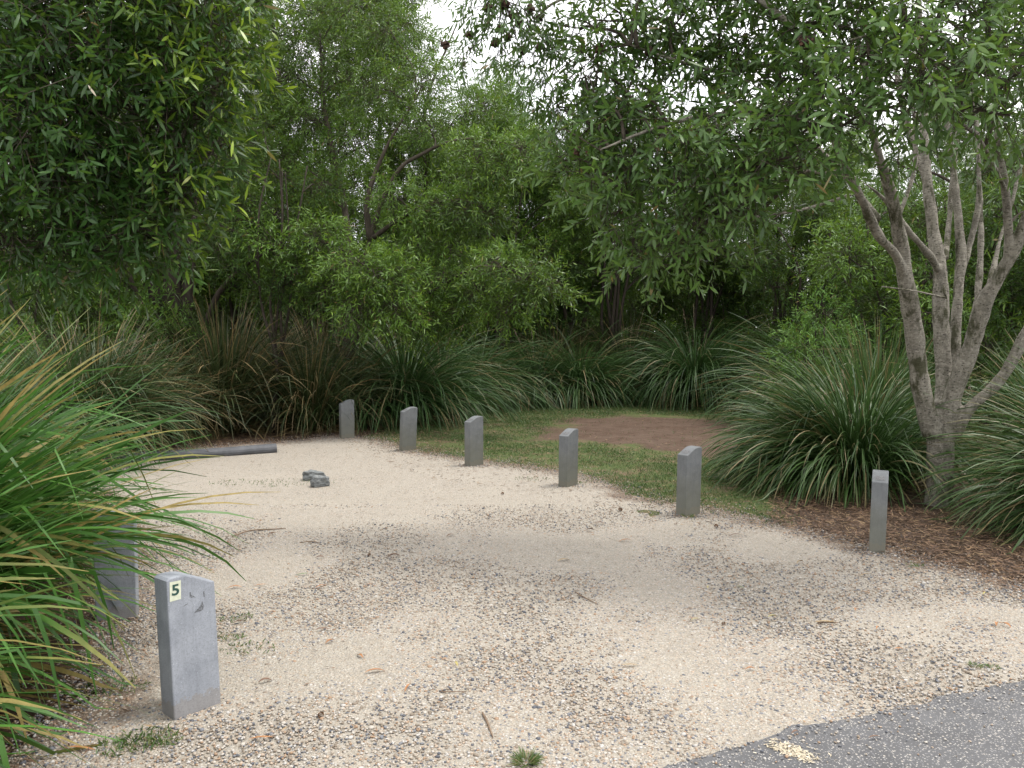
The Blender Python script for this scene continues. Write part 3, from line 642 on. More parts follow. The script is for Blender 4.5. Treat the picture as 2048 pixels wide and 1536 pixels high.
near_tussock(a[0], a[1], 900, 1.9, .6, .014, 10, 'blade_mid', 'upright dark green tussock directly left of the pale trunk', 8, bend=.65, basr=.35, dry=.08, tips=.3, kink=.2)
a = G(2280, 1062)
near_tussock(a[0], a[1], 2000, 1.75, 1.2, .0145, 11, 'blade_mid', 'dark green tussock right of the pale trunk at the right border', 8, bend=1.5, c0=.65, bias=(PI * 1.06, .4, .2), basr=.4, dry=.05, tips=.3, kink=.06, thatch=.08)
a = G(2130, 930)
near_tussock(a[0], a[1], 1200, 1.8, .8, .0145, 9, 'blade_mid', 'tussock at the right border behind the low leaning stem', 6, bend=.9, basr=.4, dry=.06, tips=.3)
near_tussock(-3.22, 3.5, 2600, 2.0, .92, .023, 12, 'blade_near', 'large bright green tussock beside the post marked 5, filling the left border', 10, bend=1.0, bias=(-.25, .25, .0), basr=.5, dry=.05, tips=.28, kink=.2, thatch=.12)
near_tussock(-3.0, 2.35, 1500, 1.75, 1.1, .022, 12, 'blade_near', 'nearest tussock, hanging into the lower left corner of the picture', 4, bend=1.2, bias=(.2, .3, .1), basr=.4, dry=.06, tips=.3, kink=.2, thatch=.15)
near_tussock(-4.05, 5.0, 1900, 1.85, 1.1, .018, 11, 'blade_near', 'bright tussock behind the half hidden post on the left', 8, bend=1.1, bias=(-.1, .25, .1), basr=.4, dry=.05, tips=.28, kink=.2, thatch=.12)
near_tussock(-5.1, 6.9, 1600, 1.8, 1.1, .017, 10, 'blade_mid', 'green tussock on the left between the near tussocks and the wheel stop log', 8, bend=1.0, basr=.4, dry=.08, tips=.35, kink=.2, thatch=.12)
near_tussock(-6.5, 9.3, 1200, 1.75, 1.0, .016, 9, 'blade_mid', 'tussock at the left end of the wheel stop log', 8, bend=1.0, basr=.4, dry=.12, tips=.4, kink=.2)

# ------------------------------------------------------------------ ground sheets
def fbm(x, y, s, o=4):
    return sum(mnoise.noise(Vector((x * s * 2 ** k, y * s * 2 ** k, 3.7 * k))) / 2 ** k for k in range(o))
def sdist(poly, X, Y):                      # signed distance, inside positive
    P_ = np.asarray(poly); n = len(P_); d = np.full(X.shape, 1e9); ins = np.zeros(X.shape, bool)
    for i in range(n):
        a, b = P_[i], P_[(i + 1) % n]; e = b - a; t = np.clip(((X - a[0]) * e[0] + (Y - a[1]) * e[1]) / (e @ e), 0, 1)
        d = np.minimum(d, np.hypot(X - a[0] - t * e[0], Y - a[1] - t * e[1]))
        c = ((a[1] > Y) != (b[1] > Y)) & (X < (b[0] - a[0]) * (Y - a[1]) / (b[1] - a[1] + 1e-12) + a[0]); ins ^= c
    return np.where(ins, d, -d)
GRAVEL = [(-2.6, .6)] + [tuple(G(*p)) for p in [(20, 1536), (150, 1400), (215, 1280), (225, 1150), (215, 1060), (190, 1000), (150, 955), (200, 925), (275, 903), (560, 884), (690, 870), (770, 880), (850, 904), (1000, 925), (1170, 950), (1270, 990), (1390, 1012), (1500, 1034), (1740, 1092), (2048, 1175)]] + [(12, 9.4), (12, .6)]
LAWN = [tuple(G(*p)) for p in [(690, 885), (740, 868), (840, 842), (920, 820)]] + [(-1.2, 19), (6.2, 19.5), tuple(G(1560, 830)), tuple(G(1560, 900)), tuple(G(1580, 1050)), tuple(G(1400, 1060)), tuple(G(1180, 1000)), tuple(G(900, 960))]
BARE = [tuple(G(*p)) for p in [(1070, 862), (1150, 838), (1290, 831), (1410, 838), (1560, 850), (1570, 912), (1430, 912), (1340, 899), (1200, 886), (1085, 878)]]
def sheet(name, poly, x0, x1, y0, y1, cell, z, m, rag, amp, extra=None):
    xs = np.arange(x0, x1, cell); ys = np.arange(y0, y1, cell); X, Y = np.meshgrid(xs, ys)
    S = sdist(poly, X, Y)
    nz = np.zeros(X.shape); near = np.abs(S) < rag * 2.5
    idx = np.argwhere(near)
    for i, j in idx: nz[i, j] = fbm(X[i, j], Y[i, j], 1.6, 5)
    S2 = S + nz * rag
    Z = np.array([fbm(x, y, .9, 3) for x, y in zip(X.ravel(), Y.ravel())]).reshape(X.shape) * amp
    Z = z + Z * np.clip(np.abs(S) * 2, 0, 1)
    keep = (S2[:-1, :-1] + S2[1:, :-1] + S2[:-1, 1:] + S2[1:, 1:]) > 0
    nx = len(xs); i, j = np.nonzero(keep); b = i * nx + j
    q = np.stack([b, b + 1, b + nx + 1, b + nx], 1)
    mb = MB(); mb.add(np.stack([X, Y, Z], -1).reshape(-1, 3), [q], 0, var=np.clip(S2, -1, 4).ravel(), age=(extra(X, Y).ravel() if extra else 0.))
    o = mb.build(name, [m]); return tag(o, kind='structure')

# bare earth and leaf mould under everything
m, nt = mat('leaf_mould'); n = N(nt); co = n.coord()
c = n.ramp(n.noise(2.5, 6, .65, co), [(.3, (.035, .024, .016)), (.7, (.085, .055, .034))])
c = n.mix(n.ramp(n.vor(60, co).outputs['Distance'], [(.1, .5), (.3, 0)]), c, (.16, .09, .045))
n.out(n.bsdf(c, .9, n.bump(n.noise(40, 5, .7, co), .6, .02), .2))
mb = MB(); g = np.array([-600, -120, -60, -30, -15, -8, -4, 0, 4, 8, 15, 30, 60, 120, 600.])
X, Y = np.meshgrid(g, g); k = len(g); b = (np.arange(k - 1)[:, None] * k + np.arange(k - 1)[None]).ravel()
mb.add(np.stack([X, Y, X * 0 - .006], -1).reshape(-1, 3), [np.stack([b, b + 1, b + k + 1, b + k], 1)]); tag(mb.build('ground', [m]), kind='structure')
# open field beyond the belt of trees
m, nt = mat('field_grass'); n = N(nt); co = n.coord()
c = n.ramp(n.noise(.6, 6, .7, co), [(.3, (.10, .14, .03)), (.7, (.20, .22, .06))])
n.out(n.bsdf(c, .9, n.bump(n.noise(8, 5, .7, co), .7, .2), .2))
mb = MB(); mb.add([(-300, 27, .0), (300, 27, .0), (300, 500, .0), (-300, 500, .0)], [np.array([[0, 1, 2, 3]])]); tag(mb.build('field', [m]), kind='structure')

# gravel
m, nt = mat('gravel'); n = N(nt); co = n.coord()
big = n.noise(1.1, 5, .6, co); med = n.noise(5.5, 5, .65, co)
sand = n.ramp(n.noise(160, 3, .7, co), [(.3, (.262, .238, .195)), (.7, (.395, .366, .308))])
v1 = n.vor(75, co); v2 = n.vor(150, co); v4 = n.vor(38, co)
STONE = [(0, (.36, .31, .25)), (.2, (.47, .43, .375)), (.36, (.24, .195, .15)), (.5, (.47, .45, .42)), (.60, (.19, .195, .21)), (.72, (.42, .33, .25)), (.82, (.10, .105, .12)), (.92, (.34, .23, .15))]
rnd = lambda v: n('ShaderNodeSeparateColor', {'Color': v.outputs['Color']}).outputs[0]
st1 = n.ramp(rnd(v1), STONE, 'CONSTANT'); st2 = n.ramp(rnd(v2), STONE, 'CONSTANT'); st4 = n.ramp(rnd(v4), STONE, 'CONSTANT')
c = n.mix(n.ramp(v2.outputs['Distance'], [(.28, .8), (.46, 0)]), sand, st2)
cover = n.ramp(n.math('ADD', n.math('MULTIPLY', big, .7), n.math('MULTIPLY', med, .4)), [(.43, .5), (.62, 1)])
cover = n.math('MULTIPLY', cover, .55)
c = n.mix(n.math('MULTIPLY', cover, n.ramp(v1.outputs['Distance'], [(.32, .9), (.5, 0)])), c, st1)
c = n.mix(n.math('MULTIPLY', n.ramp(v1.outputs['Distance'], [(.42, 0), (.62, .5)]), cover), c, (.13, .107, .085))
c = n.mix(n.math('MULTIPLY', n.ramp(v4.outputs['Distance'], [(.18, .9), (.26, 0)]), cover), c, st4)
mot = n.noise(17, 6, .75, co)                                   # scuffed darker and paler patches
c = n.mix(n.ramp(mot, [(.38, .18), (.52, 0)]), c, (.19, .155, .12))
dust = n.ramp(n.noise(.75, 5, .6, co), [(.46, 0), (.66, .26)])
c = n.mix(dust, c, n.ramp(n.noise(26, 5, .7, co), [(.35, (.315, .283, .235)), (.65, (.42, .385, .328))]))
for sc_, th_, col_ in ((34, .70, (.075, .045, .032)), (19, .72, (.10, .065, .042)), (60, .62, (.12, .095, .08))):       # dark scraps of bark and seed
    wv = n('ShaderNodeVectorMath', {0: co, 1: n.noise(8, 2, .5, co, 'Color')}, operation='ADD').outputs[0]
    fl = n.vor(sc_, wv); fl2 = n('ShaderNodeSeparateColor', {'Color': fl.outputs['Color']}).outputs[1]
    c = n.mix(n.math('MULTIPLY', n.ramp(fl.outputs['Distance'], [(.13, 1), (.22, 0)]), n.ramp(fl2, [(th_, 0), (th_ + .03, .85)])), c, col_)
edge = n.ramp(n.math('ADD', n.math('ADD', n.attr('var'), .62), n.math('MULTIPLY', n.math('ADD', n.noise(42, 6, .8, co), n.math('MULTIPLY', n.noise(2.5, 4, .6, co), .8)), -.75)), [(.0, .8), (.1, .4), (.30, 0)])
litter = n.ramp(n.noise(70, 4, .7, co), [(.35, (.05, .03, .02)), (.55, (.13, .08, .05)), (.75, (.24, .18, .13))])
c = n.mix(edge, c, litter)
h = n.math('ADD', n.math('MULTIPLY', v1.outputs['Distance'], -1.0), n.math('MULTIPLY', v2.outputs['Distance'], -.5))
n.out(n.bsdf(c, .85, n.bump(n.math('ADD', h, n.math('MULTIPLY', mot, .8)), .8, .008), .3)); M['gravel'] = m
sheet('gravel', GRAVEL, -7.5, 12, .6, 14.2, .05, .006, m, .13, .012)
# lawn with a worn red earth patch
def bare_amt(X, Y):
    S = sdist(BARE, X, Y); nz = np.array([fbm(x, y, 1.3, 4) for x, y in zip(X.ravel(), Y.ravel())]).reshape(X.shape)
    return np.clip(.5 + (S + nz * .55) / 1.0, 0, 1)
m, nt = mat('lawn'); n = N(nt); co = n.coord()
gr = n.ramp(n.noise(60, 4, .7, co), [(.3, (.035, .060, .015)), (.7, (.085, .120, .034))])
so = n.ramp(n.noise(45, 5, .7, co), [(.3, (.085, .052, .032)), (.7, (.19, .135, .088))])
f = n.noise(2.2, 7, .72, co)
c = n.mix(n.ramp(f, [(.48, .1), (.62, .85)]), gr, so)
red = n.ramp(n.noise(9, 6, .7, co), [(.3, (.042, .026, .018)), (.5, (.074, .046, .031)), (.7, (.115, .076, .053))])
red = n.mix(n.ramp(n.noise(2.2, 5, .7, co), [(.4, 0), (.62, .6)]), red, (.12, .085, .063))
c = n.mix(n.ramp(n.math('ADD', n.attr('age'), n.math('MULTIPLY', n.math('SUBTRACT', n.noise(14, 6, .8, co), .5), 1.1)), [(.35, 0), (.65, 1)]), c, red)
c = n.mix(n.ramp(n.noise(55, 5, .8, co), [(.36, .6), (.46, 0)]), c, (.045, .03, .02))
n.out(n.bsdf(c, .92, n.bump(n.noise(90, 4, .7, co), .5, .012), .2))
sheet('lawn', LAWN, -3.5, 7.5, 6.2, 19.5, .08, .0, m, .15, .006, bare_amt)
# asphalt road
m, nt = mat('asphalt'); n = N(nt); co = n.coord()
va = n.vor(120, co); vb = n.vor(60, co)
c = n.ramp(n.noise(3, 5, .6, co), [(.3, (.066, .066, .068)), (.7, (.105, .105, .108))])
ra = n('ShaderNodeSeparateColor', {'Color': va.outputs['Color']}).outputs[0]; rb = n('ShaderNodeSeparateColor', {'Color': vb.outputs['Color']}).outputs[0]
c = n.mix(n.math('MULTIPLY', n.ramp(va.outputs['Distance'], [(.3, 1), (.45, 0)]), n.ramp(ra, [(.35, 0), (.37, .85)])), c, n.ramp(ra, [(.37, (.11, .11, .12)), (.6, (.20, .20, .205)), (.8, (.32, .30, .27)), (1, (.45, .43, .40))]))
c = n.mix(n.math('MULTIPLY', n.ramp(vb.outputs['Distance'], [(.2, 1), (.32, 0)]), n.ramp(rb, [(.82, 0), (.84, .9)])), c, (.36, .33, .29))
n.out(n.bsdf(c, .8, n.bump(va.outputs['Distance'], -.6, .006), .35))
edge_px = [(2048, 1368), (1980, 1384), (1900, 1402), (1820, 1420), (1750, 1440), (1680, 1450), (1600, 1462), (1540, 1480), (1480, 1502), (1430, 1518), (1380, 1536)]
E = [np.array([14, 8.5])] + [G(*p) for p in edge_px] + [np.array([-1, 2.35]), np.array([-6, .3])]
EE = []
for i in range(len(E) - 1):
    for t in np.linspace(0, 1, max(2, int(np.linalg.norm(E[i + 1] - E[i]) / .015)), endpoint=False):
        q = E[i] * (1 - t) + E[i + 1] * t; EE.append(q + np.array([0, fbm(q[0], q[1], 5, 5) * .032]))
EE = np.array(EE); k = len(EE)
mb = MB(); V = np.vstack([np.c_[EE, np.full(k, .022)], np.c_[EE - [0, 12], np.full(k, .022)], np.c_[EE + [0, .02], np.full(k, -.01)]])
i = np.arange(k - 1); mb.add(V, [np.stack([i, i + k, i + k + 1, i + 1], 1), np.stack([i + 1, i + 2 * k + 1, i + 2 * k, i], 1)]); road = tag(mb.build('road', [m], smooth=False), kind='structure')
ROADLINE = EE
def road_y(x): return np.interp(x, ROADLINE[::-1, 0], ROADLINE[::-1, 1])

# ------------------------------------------------------------------ loose stones, litter and grass
def scatter(n, x0, x1, y0, y1):
    return rng.uniform(x0, x1, n), rng.uniform(y0, y1, n)
def in_view(x, y, mrg=60):
    px = 1024 + F * x / y; return (px > -mrg) & (px < 2048 + mrg)
m, nt = mat('pebble'); n = N(nt); n.out(n.bsdf(n.ramp(n.attr('var'), [(p_, tuple(x_ * .84 for x_ in c_)) for p_, c_ in STONE], 'CONSTANT'), .7, n.bump(n.noise(300, 3), .2, .002), .35)); M['pebble'] = m
t_ = (1 + 5 ** .5) / 2
ICO = unit(np.array([(-1, t_, 0), (1, t_, 0), (-1, -t_, 0), (1, -t_, 0), (0, -1, t_), (0, 1, t_), (0, -1, -t_), (0, 1, -t_), (t_, 0, -1), (t_, 0, 1), (-t_, 0, -1), (-t_, 0, 1)], float))
ICF = np.array([(0, 11, 5), (0, 5, 1), (0, 1, 7), (0, 7, 10), (0, 10, 11), (1, 5, 9), (5, 11, 4), (11, 10, 2), (10, 7, 6), (7, 1, 8), (3, 9, 4), (3, 4, 2), (3, 2, 6), (3, 6, 8), (3, 8, 9), (4, 9, 5), (2, 4, 11), (6, 2, 10), (8, 6, 7), (9, 8, 1)])
def pebbles(x, y, z, r):
    n = len(x); V = ICO[None] * rng.uniform(.72, 1.28, (n, 12, 1)); sc = np.stack([r * rng.uniform(.8, 1.4, n), r * rng.uniform(.7, 1.1, n), r * rng.uniform(.45, .8, n)], 1)
    V = V * sc[:, None]; a = rng.uniform(0, 2 * PI, n); c, s = np.cos(a)[:, None], np.sin(a)[:, None]
    V = np.stack([V[..., 0] * c - V[..., 1] * s + x[:, None], V[..., 0] * s + V[..., 1] * c + y[:, None], V[..., 2] + z[:, None]], -1)
    return V.reshape(-1, 3), (np.arange(n)[:, None, None] * 12 + ICF[None]).reshape(-1, 3)
x, y = scatter(230000, -3.2, 4.6, 2.3, 7.5)
pz = np.array([fbm(a, b, .8, 3) for a, b in zip(x[:], y[:])])
dens = np.clip(1.2 - (y - 2.6) / 4.6, .12, 1) * np.clip(.74 + pz * .6, .2, 1)
ok = (rng.random(len(x)) < dens) & in_view(x, y) & (sdist(GRAVEL, x, y) > -.1) & (y > road_y(x) - .02)
x, y = x[ok], y[ok]; r = rng.uniform(.0035, .0075, len(x)) * (1 + (rng.random(len(x)) < .06) * .6)
mb = MB(); V, Fc = pebbles(x, y, np.full(len(x), .0075), r); mb.add(V, [Fc], 0, var=np.repeat(rng.random(len(x)), 12))
x, y = scatter(14000, .2, 3.5, 2.6, 5); dd = road_y(x) - y; ok = (dd > -.01) & (rng.random(len(x)) < np.exp(-dd * 11) * .95 + .035)
x, y = x[ok], y[ok]; V, Fc = pebbles(x, y, np.full(len(x), .026), rng.uniform(.003, .007, len(x))); mb.add(V, [Fc], 0, var=np.repeat(rng.random(len(x)), 12))
x, y = scatter(260000, -6, 5.5, 3.2, 13.5); S = sdist(GRAVEL, x, y)     # stones thrown over the edges
ok = (S > -.45) & (S < .5) & (rng.random(len(x)) < np.exp(-np.abs(S - .05) * 5) * .75) & (y > road_y(x)) & in_view(x, y); x, y = x[ok], y[ok]
V, Fc = pebbles(x, y, np.full(len(x), .011), rng.uniform(.004, .008, len(x))); mb.add(V, [Fc], 0, var=np.repeat(rng.choice([.1, .1, .3, .4, .65, .75, .85, .95], len(x)), 12))
for px, py, rr in [(694, 877, .12), (815, 902, .12), (948, 932, .12), (1136, 973, .12), (1376, 1030, .12), (1754, 1101, .12), (236, 1236, .12), (384, 1420, .13)]:
    q = G(px, py); kk = 330; a = rng.uniform(0, 2 * PI, kk); r_ = rr * rng.uniform(.3, 1.6, kk) ; x = q[0] + np.cos(a) * r_; y = q[1] + np.sin(a) * r_
    V, Fc = pebbles(x, y, rng.uniform(.007, .013, kk), rng.uniform(.004, .009, kk)); mb.add(V, [Fc], 0, var=np.repeat(rng.choice([.1, .1, .3, .4, .55, .65, .75, .85, .95], kk), 12))
tag(mb.build('loose_gravel', [M['pebble']], smooth=True), 'loose cream, grey and brown gravel stones spread over the parking bay', 'gravel', kind='stuff')

m, nt = mat('dead_leaf'); n = N(nt)
n.out(n.bsdf(n.ramp(n.attr('var'), [(0, (.035, .021, .014)), (.4, (.09, .05, .028)), (.8, (.17, .095, .05)), (1, (.30, .21, .11))]), .7)); M['dead'] = m
def litter(x, y, L, W, z=.012, tilt=.12):
    k = len(x); a = rng.uniform(0, 2 * PI, k); ax = unit(np.stack([np.cos(a), np.sin(a), rng.normal(0, tilt, k)], 1))
    leaves(mb, np.stack([x, y, z + rng.uniform(0, .012, k)], 1), ax, L, W, rng.uniform(-.15, .15, k), False, 0, rng.random(k), np.zeros(k), up=3.0)
mb = MB()
x, y = scatter(60000, 1.6, 6.5, 4.6, 9.5)                     # red brown litter under the right hand tussocks
S = sdist(GRAVEL, x, y); ok = (S < .3) & (S > -1.5) & (rng.random(len(x)) < np.where(S > 0, np.exp(-S * 11) * .8, .9)) & (sdist(LAWN, x, y) < .15)
x, y = x[ok], y[ok]; k = len(x); litter(x, y, rng.uniform(.03, .11, k), rng.uniform(.004, .011, k), .015)
x, y = scatter(40000, -6.5, -1, 2.3, 14)                      # along the left side
S = sdist(GRAVEL, x, y); ok = (S < .6) & (S > -1.2) & (rng.random(len(x)) < np.where(S > 0, np.exp(-S * 6) * .6, .8))
x, y = x[ok], y[ok]; k = len(x); litter(x, y, rng.uniform(.03, .10, k), rng.uniform(.004, .010, k), .014)
x, y = scatter(30000, -3, 6, 6.5, 18)                         # thin litter over the lawn
ok = (sdist(LAWN, x, y) > -.2) & (rng.random(len(x)) < np.where(sdist(BARE, x, y) < .1, .4, .1)); x, y = x[ok], y[ok]; k = len(x); litter(x, y, rng.uniform(.03, .08, k), rng.uniform(.005, .012, k), .012)
x, y = scatter(46000, -5.5, 5, 3, 13.5)                         # scraps over the gravel
ok = (sdist(GRAVEL, x, y) > 0) & (y > road_y(x)) & in_view(x, y) & (rng.random(len(x)) < np.clip(.12 + (y - 3) * .10, 0, .7)); x, y = x[ok], y[ok]; k = len(x)
litter(x, y, rng.uniform(.008, .035, k), rng.uniform(.003, .008, k), .014)
tag(mb.build('leaf_litter', [M['dead']]), 'fine brown leaf litter along the edges of the gravel and under the tussocks', 'leaf litter', kind='stuff')

# lawn grass blades
m, nt = mat('lawn_blade'); n = N(nt); c = n.ramp(n.attr('var'), [(0, (.028, .066, .012)), (.65, (.060, .118, .022)), (.9, (.10, .135, .035)), (1, (.22, .18, .085))])
n.out(n('ShaderNodeMixShader', {0: .25, 1: n.bsdf(c, .5), 2: n('ShaderNodeBsdfTranslucent', {'Color': c}).outputs[0]}).outputs[0])
mb = MB(); x, y = scatter(420000, -3.2, 6.5, 6.4, 18.6)
S = sdist(LAWN, x, y); SB = sdist(BARE, x, y); SG = sdist(GRAVEL, x, y)
gn = np.array([fbm(a, b, .9, 4) for a, b in zip(x[:], y[:])])
dens = np.clip(.55 + gn * 1.0 + np.clip((y - 15.2) * .35, 0, .7), .04, 1) * np.clip(-SB * 1.3 - .0 + gn * .7, 0.02, 1) * np.clip(.35 + S * 2, 0, 1) * np.clip(1 - (SG + gn * .25) * 4, .0, 1)
ok = (rng.random(len(x)) < dens) & (S > -.1); x, y = x[ok], y[ok]; k = len(x)
ax = unit(np.stack([rng.normal(0, .55, k), rng.normal(0, .55, k), np.full(k, 1.)], 1))
leaves(mb, np.stack([x, y, np.full(k, -.002)], 1), ax, rng.uniform(.02, .05, k), rng.uniform(.004, .008, k), rng.uniform(0, .4, k), False, 0, np.clip(rng.random(k), 0, 1), np.zeros(k))
for px, py, rr, kk in [(560, 968, .34, 120), (470, 968, .28, 70), (660, 965, .25, 40), (300, 1480, .12, 150), (250, 1500, .12, 160), (330, 1490, .06, 60), (450, 1280, .1, 60), (500, 1300, .15, 70), (470, 1240, .1, 50), (1370, 1030, .05, 60), (1150, 968, .12, 90), (1060, 960, .2, 60), (1830, 1135, .06, 30), (230, 1380, .15, 120)]:
    q = G(px, py); r_ = rr * np.sqrt(rng.random(kk)); a = rng.uniform(0, 2 * PI, kk)
    ax = unit(np.stack([rng.normal(0, .7, kk), rng.normal(0, .7, kk), np.full(kk, .8)], 1))
    leaves(mb, np.stack([q[0] + np.cos(a) * r_, q[1] + np.sin(a) * r_ * .7, np.full(kk, .008)], 1), ax, rng.uniform(.015, .04, kk), rng.uniform(.004, .008, kk), rng.uniform(0, .4, kk), False, 0, .5 + rng.random(kk) * .5, np.zeros(kk))
tag(mb.build('grass', [m]), 'short patchy grass of the lawn and thin weeds in the gravel', 'grass', kind='stuff')
M['lawn_blade'] = m

# far wood across the field
mb = MB()
for k in range(280):
    px = rng.uniform(-300, 2350); d = rng.uniform(50, 75); c = P(px, 670, d); hgt = rng.uniform(3.5, 7.5)
    for z in np.arange(.6, hgt, .9):
        kk = 70; u = rdir(kk) * np.array([2.2, 2.0, .9]) * (1.1 - .5 * z / hgt) * (rng.random((kk, 1)) ** .4)
        leaves(mb, c * [1, 1, 0] + [0, 0, z] + u, rdir(kk), rng.uniform(.3, .6, kk), rng.uniform(.12, .22, kk), np.zeros(kk), False, 0, rng.random(kk) * .9, rng.random(kk) * .2)
tag(mb.build('far_wood', [M['leaf_fine']]), 'distant wood glimpsed through the gaps between the trunks', 'wood', kind='stuff')

# ------------------------------------------------------------------ posts
def plastic(name, a, b, lichen):
    m, nt = mat(name); n = N(nt); co = n.coord()
    c = n.ramp(n.noise(7, 6, .65, co), [(.3, a), (.7, b)])
    mp = n('ShaderNodeMapping', {'Vector': co, 'Scale': (60, 60, 5)}).outputs[0]
    c = n.mix(n.ramp(n.noise(1, 4, .6, mp), [(.48, 0), (.75, .22)]), c, tuple(x * .5 for x in a))
    c = n.mix(n.ramp(n.noise(2.6, 6, .7, co), [(.5, 0), (.66, .4)]), c, tuple(x * .6 for x in a))
    c = n.mix(n.ramp(n.math('ADD', n('ShaderNodeSeparateXYZ', {'Vector': co}).outputs[2], n.math('MULTIPLY', n.noise(26, 5, .7, co), -.16)), [(-.07, .45), (.0, 0)]), c, (.20, .17, .135))
    c = n.mix(n.ramp(n.vor(55, co).outputs['Distance'], [(.05, .5), (.12, 0)]), c, tuple(min(1, x * 1.9) for x in b))
    c = n.mix(n.ramp(n.noise(190, 3, .7, co), [(.38, .3), (.5, 0)]), c, tuple(x * .4 for x in a))
    geo = n('ShaderNodeSeparateXYZ', {'Vector': co}).outputs[2]
    low = n.ramp(n.math('ADD', geo, n.math('MULTIPLY', n.noise(8, 5, .6, co), -.35)), [(-.0, lichen), (.28, 0)])
    c = n.mix(low, c, (.115, .115, .075))
    n.out(n.bsdf(c, .62, n.bump(n.noise(120, 4, .7, co), .25, .003), .35)); return m
M['post'] = plastic('weathered_plastic', (.108, .115, .119), (.175, .184, .190), .5)
M['post_light'] = plastic('pale_plastic', (.200, .217, .245), (.310, .330, .362), .0)
m, nt = mat('engraved_plate'); n = N(nt); co = n.coord('Generated')
mp = n('ShaderNodeMapping', {'Vector': co, 'Scale': (9, 3, 1)}).outputs[0]
n.out(n.bsdf(n.ramp(n.noise(2.2, 5, .8, mp), [(.44, (.035, .035, .037)), (.58, (.20, .20, .20))]), .6)); M['plate'] = m
import bmesh
def post_mesh(h, drop=.062, L=.21, W=.11):
    prof = [(-L / 2, -.08), (L / 2, -.08), (L / 2, h - drop), (L / 2 - .02, h - drop + .008), (L / 2 - .075, h - .026), (L / 2 - .115, h - .008), (L / 2 - .15, h), (-L / 2 + .012, h), (-L / 2, h - .010)]
    bm = bmesh.new(); A = [bm.verts.new((x, -W / 2, z)) for x, z in prof]; B = [bm.verts.new((x, W / 2, z)) for x, z in prof]; k = len(prof)
    bm.faces.new(A); bm.faces.new(B[::-1])
    for i in range(k): bm.faces.new((A[(i + 1) % k], A[i], B[i], B[(i + 1) % k]))
    bmesh.ops.recalc_face_normals(bm, faces=bm.faces)
    ed = [e for e in bm.edges if e.calc_face_angle(0) > .9]
    bmesh.ops.bevel(bm, geom=ed, offset=.006, segments=2, affect='EDGES', profile=.5)
    me = bpy.data.meshes.new('body'); bm.to_mesh(me); bm.free(); return me
def flat_mesh(name, pts, m, parent):
    mb = MB(); mb.add(pts, [np.arange(len(pts))[None]]); o = mb.build(name, [m], parent, False); return o
def post(px, py, phi, h, label, low_front=True, light=False, tilt=(0, 0), plate=True):
    """phi: direction (from -Y towards -X) that the visible narrow end faces"""
    q = G(px, py); dn = np.array([-math.sin(math.radians(phi)), -math.cos(math.radians(phi))])
    ang = math.atan2(dn[1], dn[0])
    if not low_front: ang += PI
    t = empty('bollard', (q[0], q[1], 0)); t.rotation_euler = (tilt[0], tilt[1], ang); t.rotation_mode = 'XYZ'
    R = Matrix.Rotation(tilt[1], 4, 'Y') @ Matrix.Rotation(tilt[0], 4, 'X') @ Matrix.Rotation(ang, 4, 'Z'); t.rotation_euler = R.to_euler()
    tag(t, label, 'bollard', 'grey posts round the parking bay')
    me = post_mesh(h); me.materials.append(M['post_light' if light else 'post']); o = bpy.data.objects.new('body', me); COL.objects.link(o); o.parent = t
    if plate:                                     # worn plate let into the slope
        x0, x1 = .105 - .070, .105 - .026; z0 = h - .0245; z1 = h - .0515; e = .0025
        a = lambda x: h - .062 + .008 + (.105 - .02 - x) / (.055) * (.062 - .026 - .008)
        flat_mesh('plate', [(x0, -.032, a(x0) + e), (x1, -.032, a(x1) + e), (x1, .032, a(x1) + e), (x0, .032, a(x0) + e)], M['plate'], t)
    return t
post(694, 877, 60, .60, 'farthest bollard, standing against the dark tussocks left of the lawn')
post(815, 902, 62, .61, 'greenish bollard leaning right, second from the farthest', tilt=(0, math.radians(2.5)))
post(948, 932, 49, .61, 'bollard at the lawn corner, third from the farthest')
post(1136, 973, 37, .61, 'bollard in front of the worn red earth, between the lawn corner and near right ones', tilt=(0, math.radians(.6)))
post(1376, 1030, 50, .61, 'bollard with a green weed at its foot, left of the big swept tussock', tilt=(0, math.radians(.8)))
post(1754, 1101, 25, .59, 'narrow looking bollard in front of the pale trunk, seen end on', tilt=(0, math.radians(1.0)))
hid = post(236, 1236, 72, .62, 'bollard half hidden behind the bright tussock, beyond the one marked 5', low_front=False, light=True, plate=False)
fg = post(384, 1420, 40, .605, 'nearest pale grey bollard with a sticker reading 5 and dark scuffs', low_front=False, light=True, tilt=(0, math.radians(-1.8)), plate=False)
# sticker with the number 5 on its wide face (local -X is the near high end, the wide face to the right of it)
m, nt = mat('sticker_paper'); n = N(nt); n.out(n.bsdf(n.ramp(n.noise(60, 4, .6, n.coord()), [(.3, (.46, .49, .36)), (.7, (.60, .62, .49))]), .5)); M['paper'] = m
m, nt = mat('number_ink'); n = N(nt); n.out(n.bsdf((.012, .055, .042), .5)); M['ink'] = m
m, nt = mat('scuff'); n = N(nt); n.out(n.bsdf(n.ramp(n.noise(160, 4, .7, n.coord()), [(.4, (.05, .052, .056)), (.62, (.2, .21, .225))]), .8)); M['scuff'] = m
SY = .055                                         # the wide face is local +Y (see below)
def on_face(o, sx, sz, rz=0, lift=.0012):
    o.parent = fg
    o.matrix_local = Matrix.Translation((sx, FS * (SY + lift), sz)) @ Matrix.Rotation(PI if FS > 0 else 0, 4, 'Z') @ Matrix.Rotation(PI / 2, 4, 'X') @ Matrix.Rotation(rz, 4, 'Z')
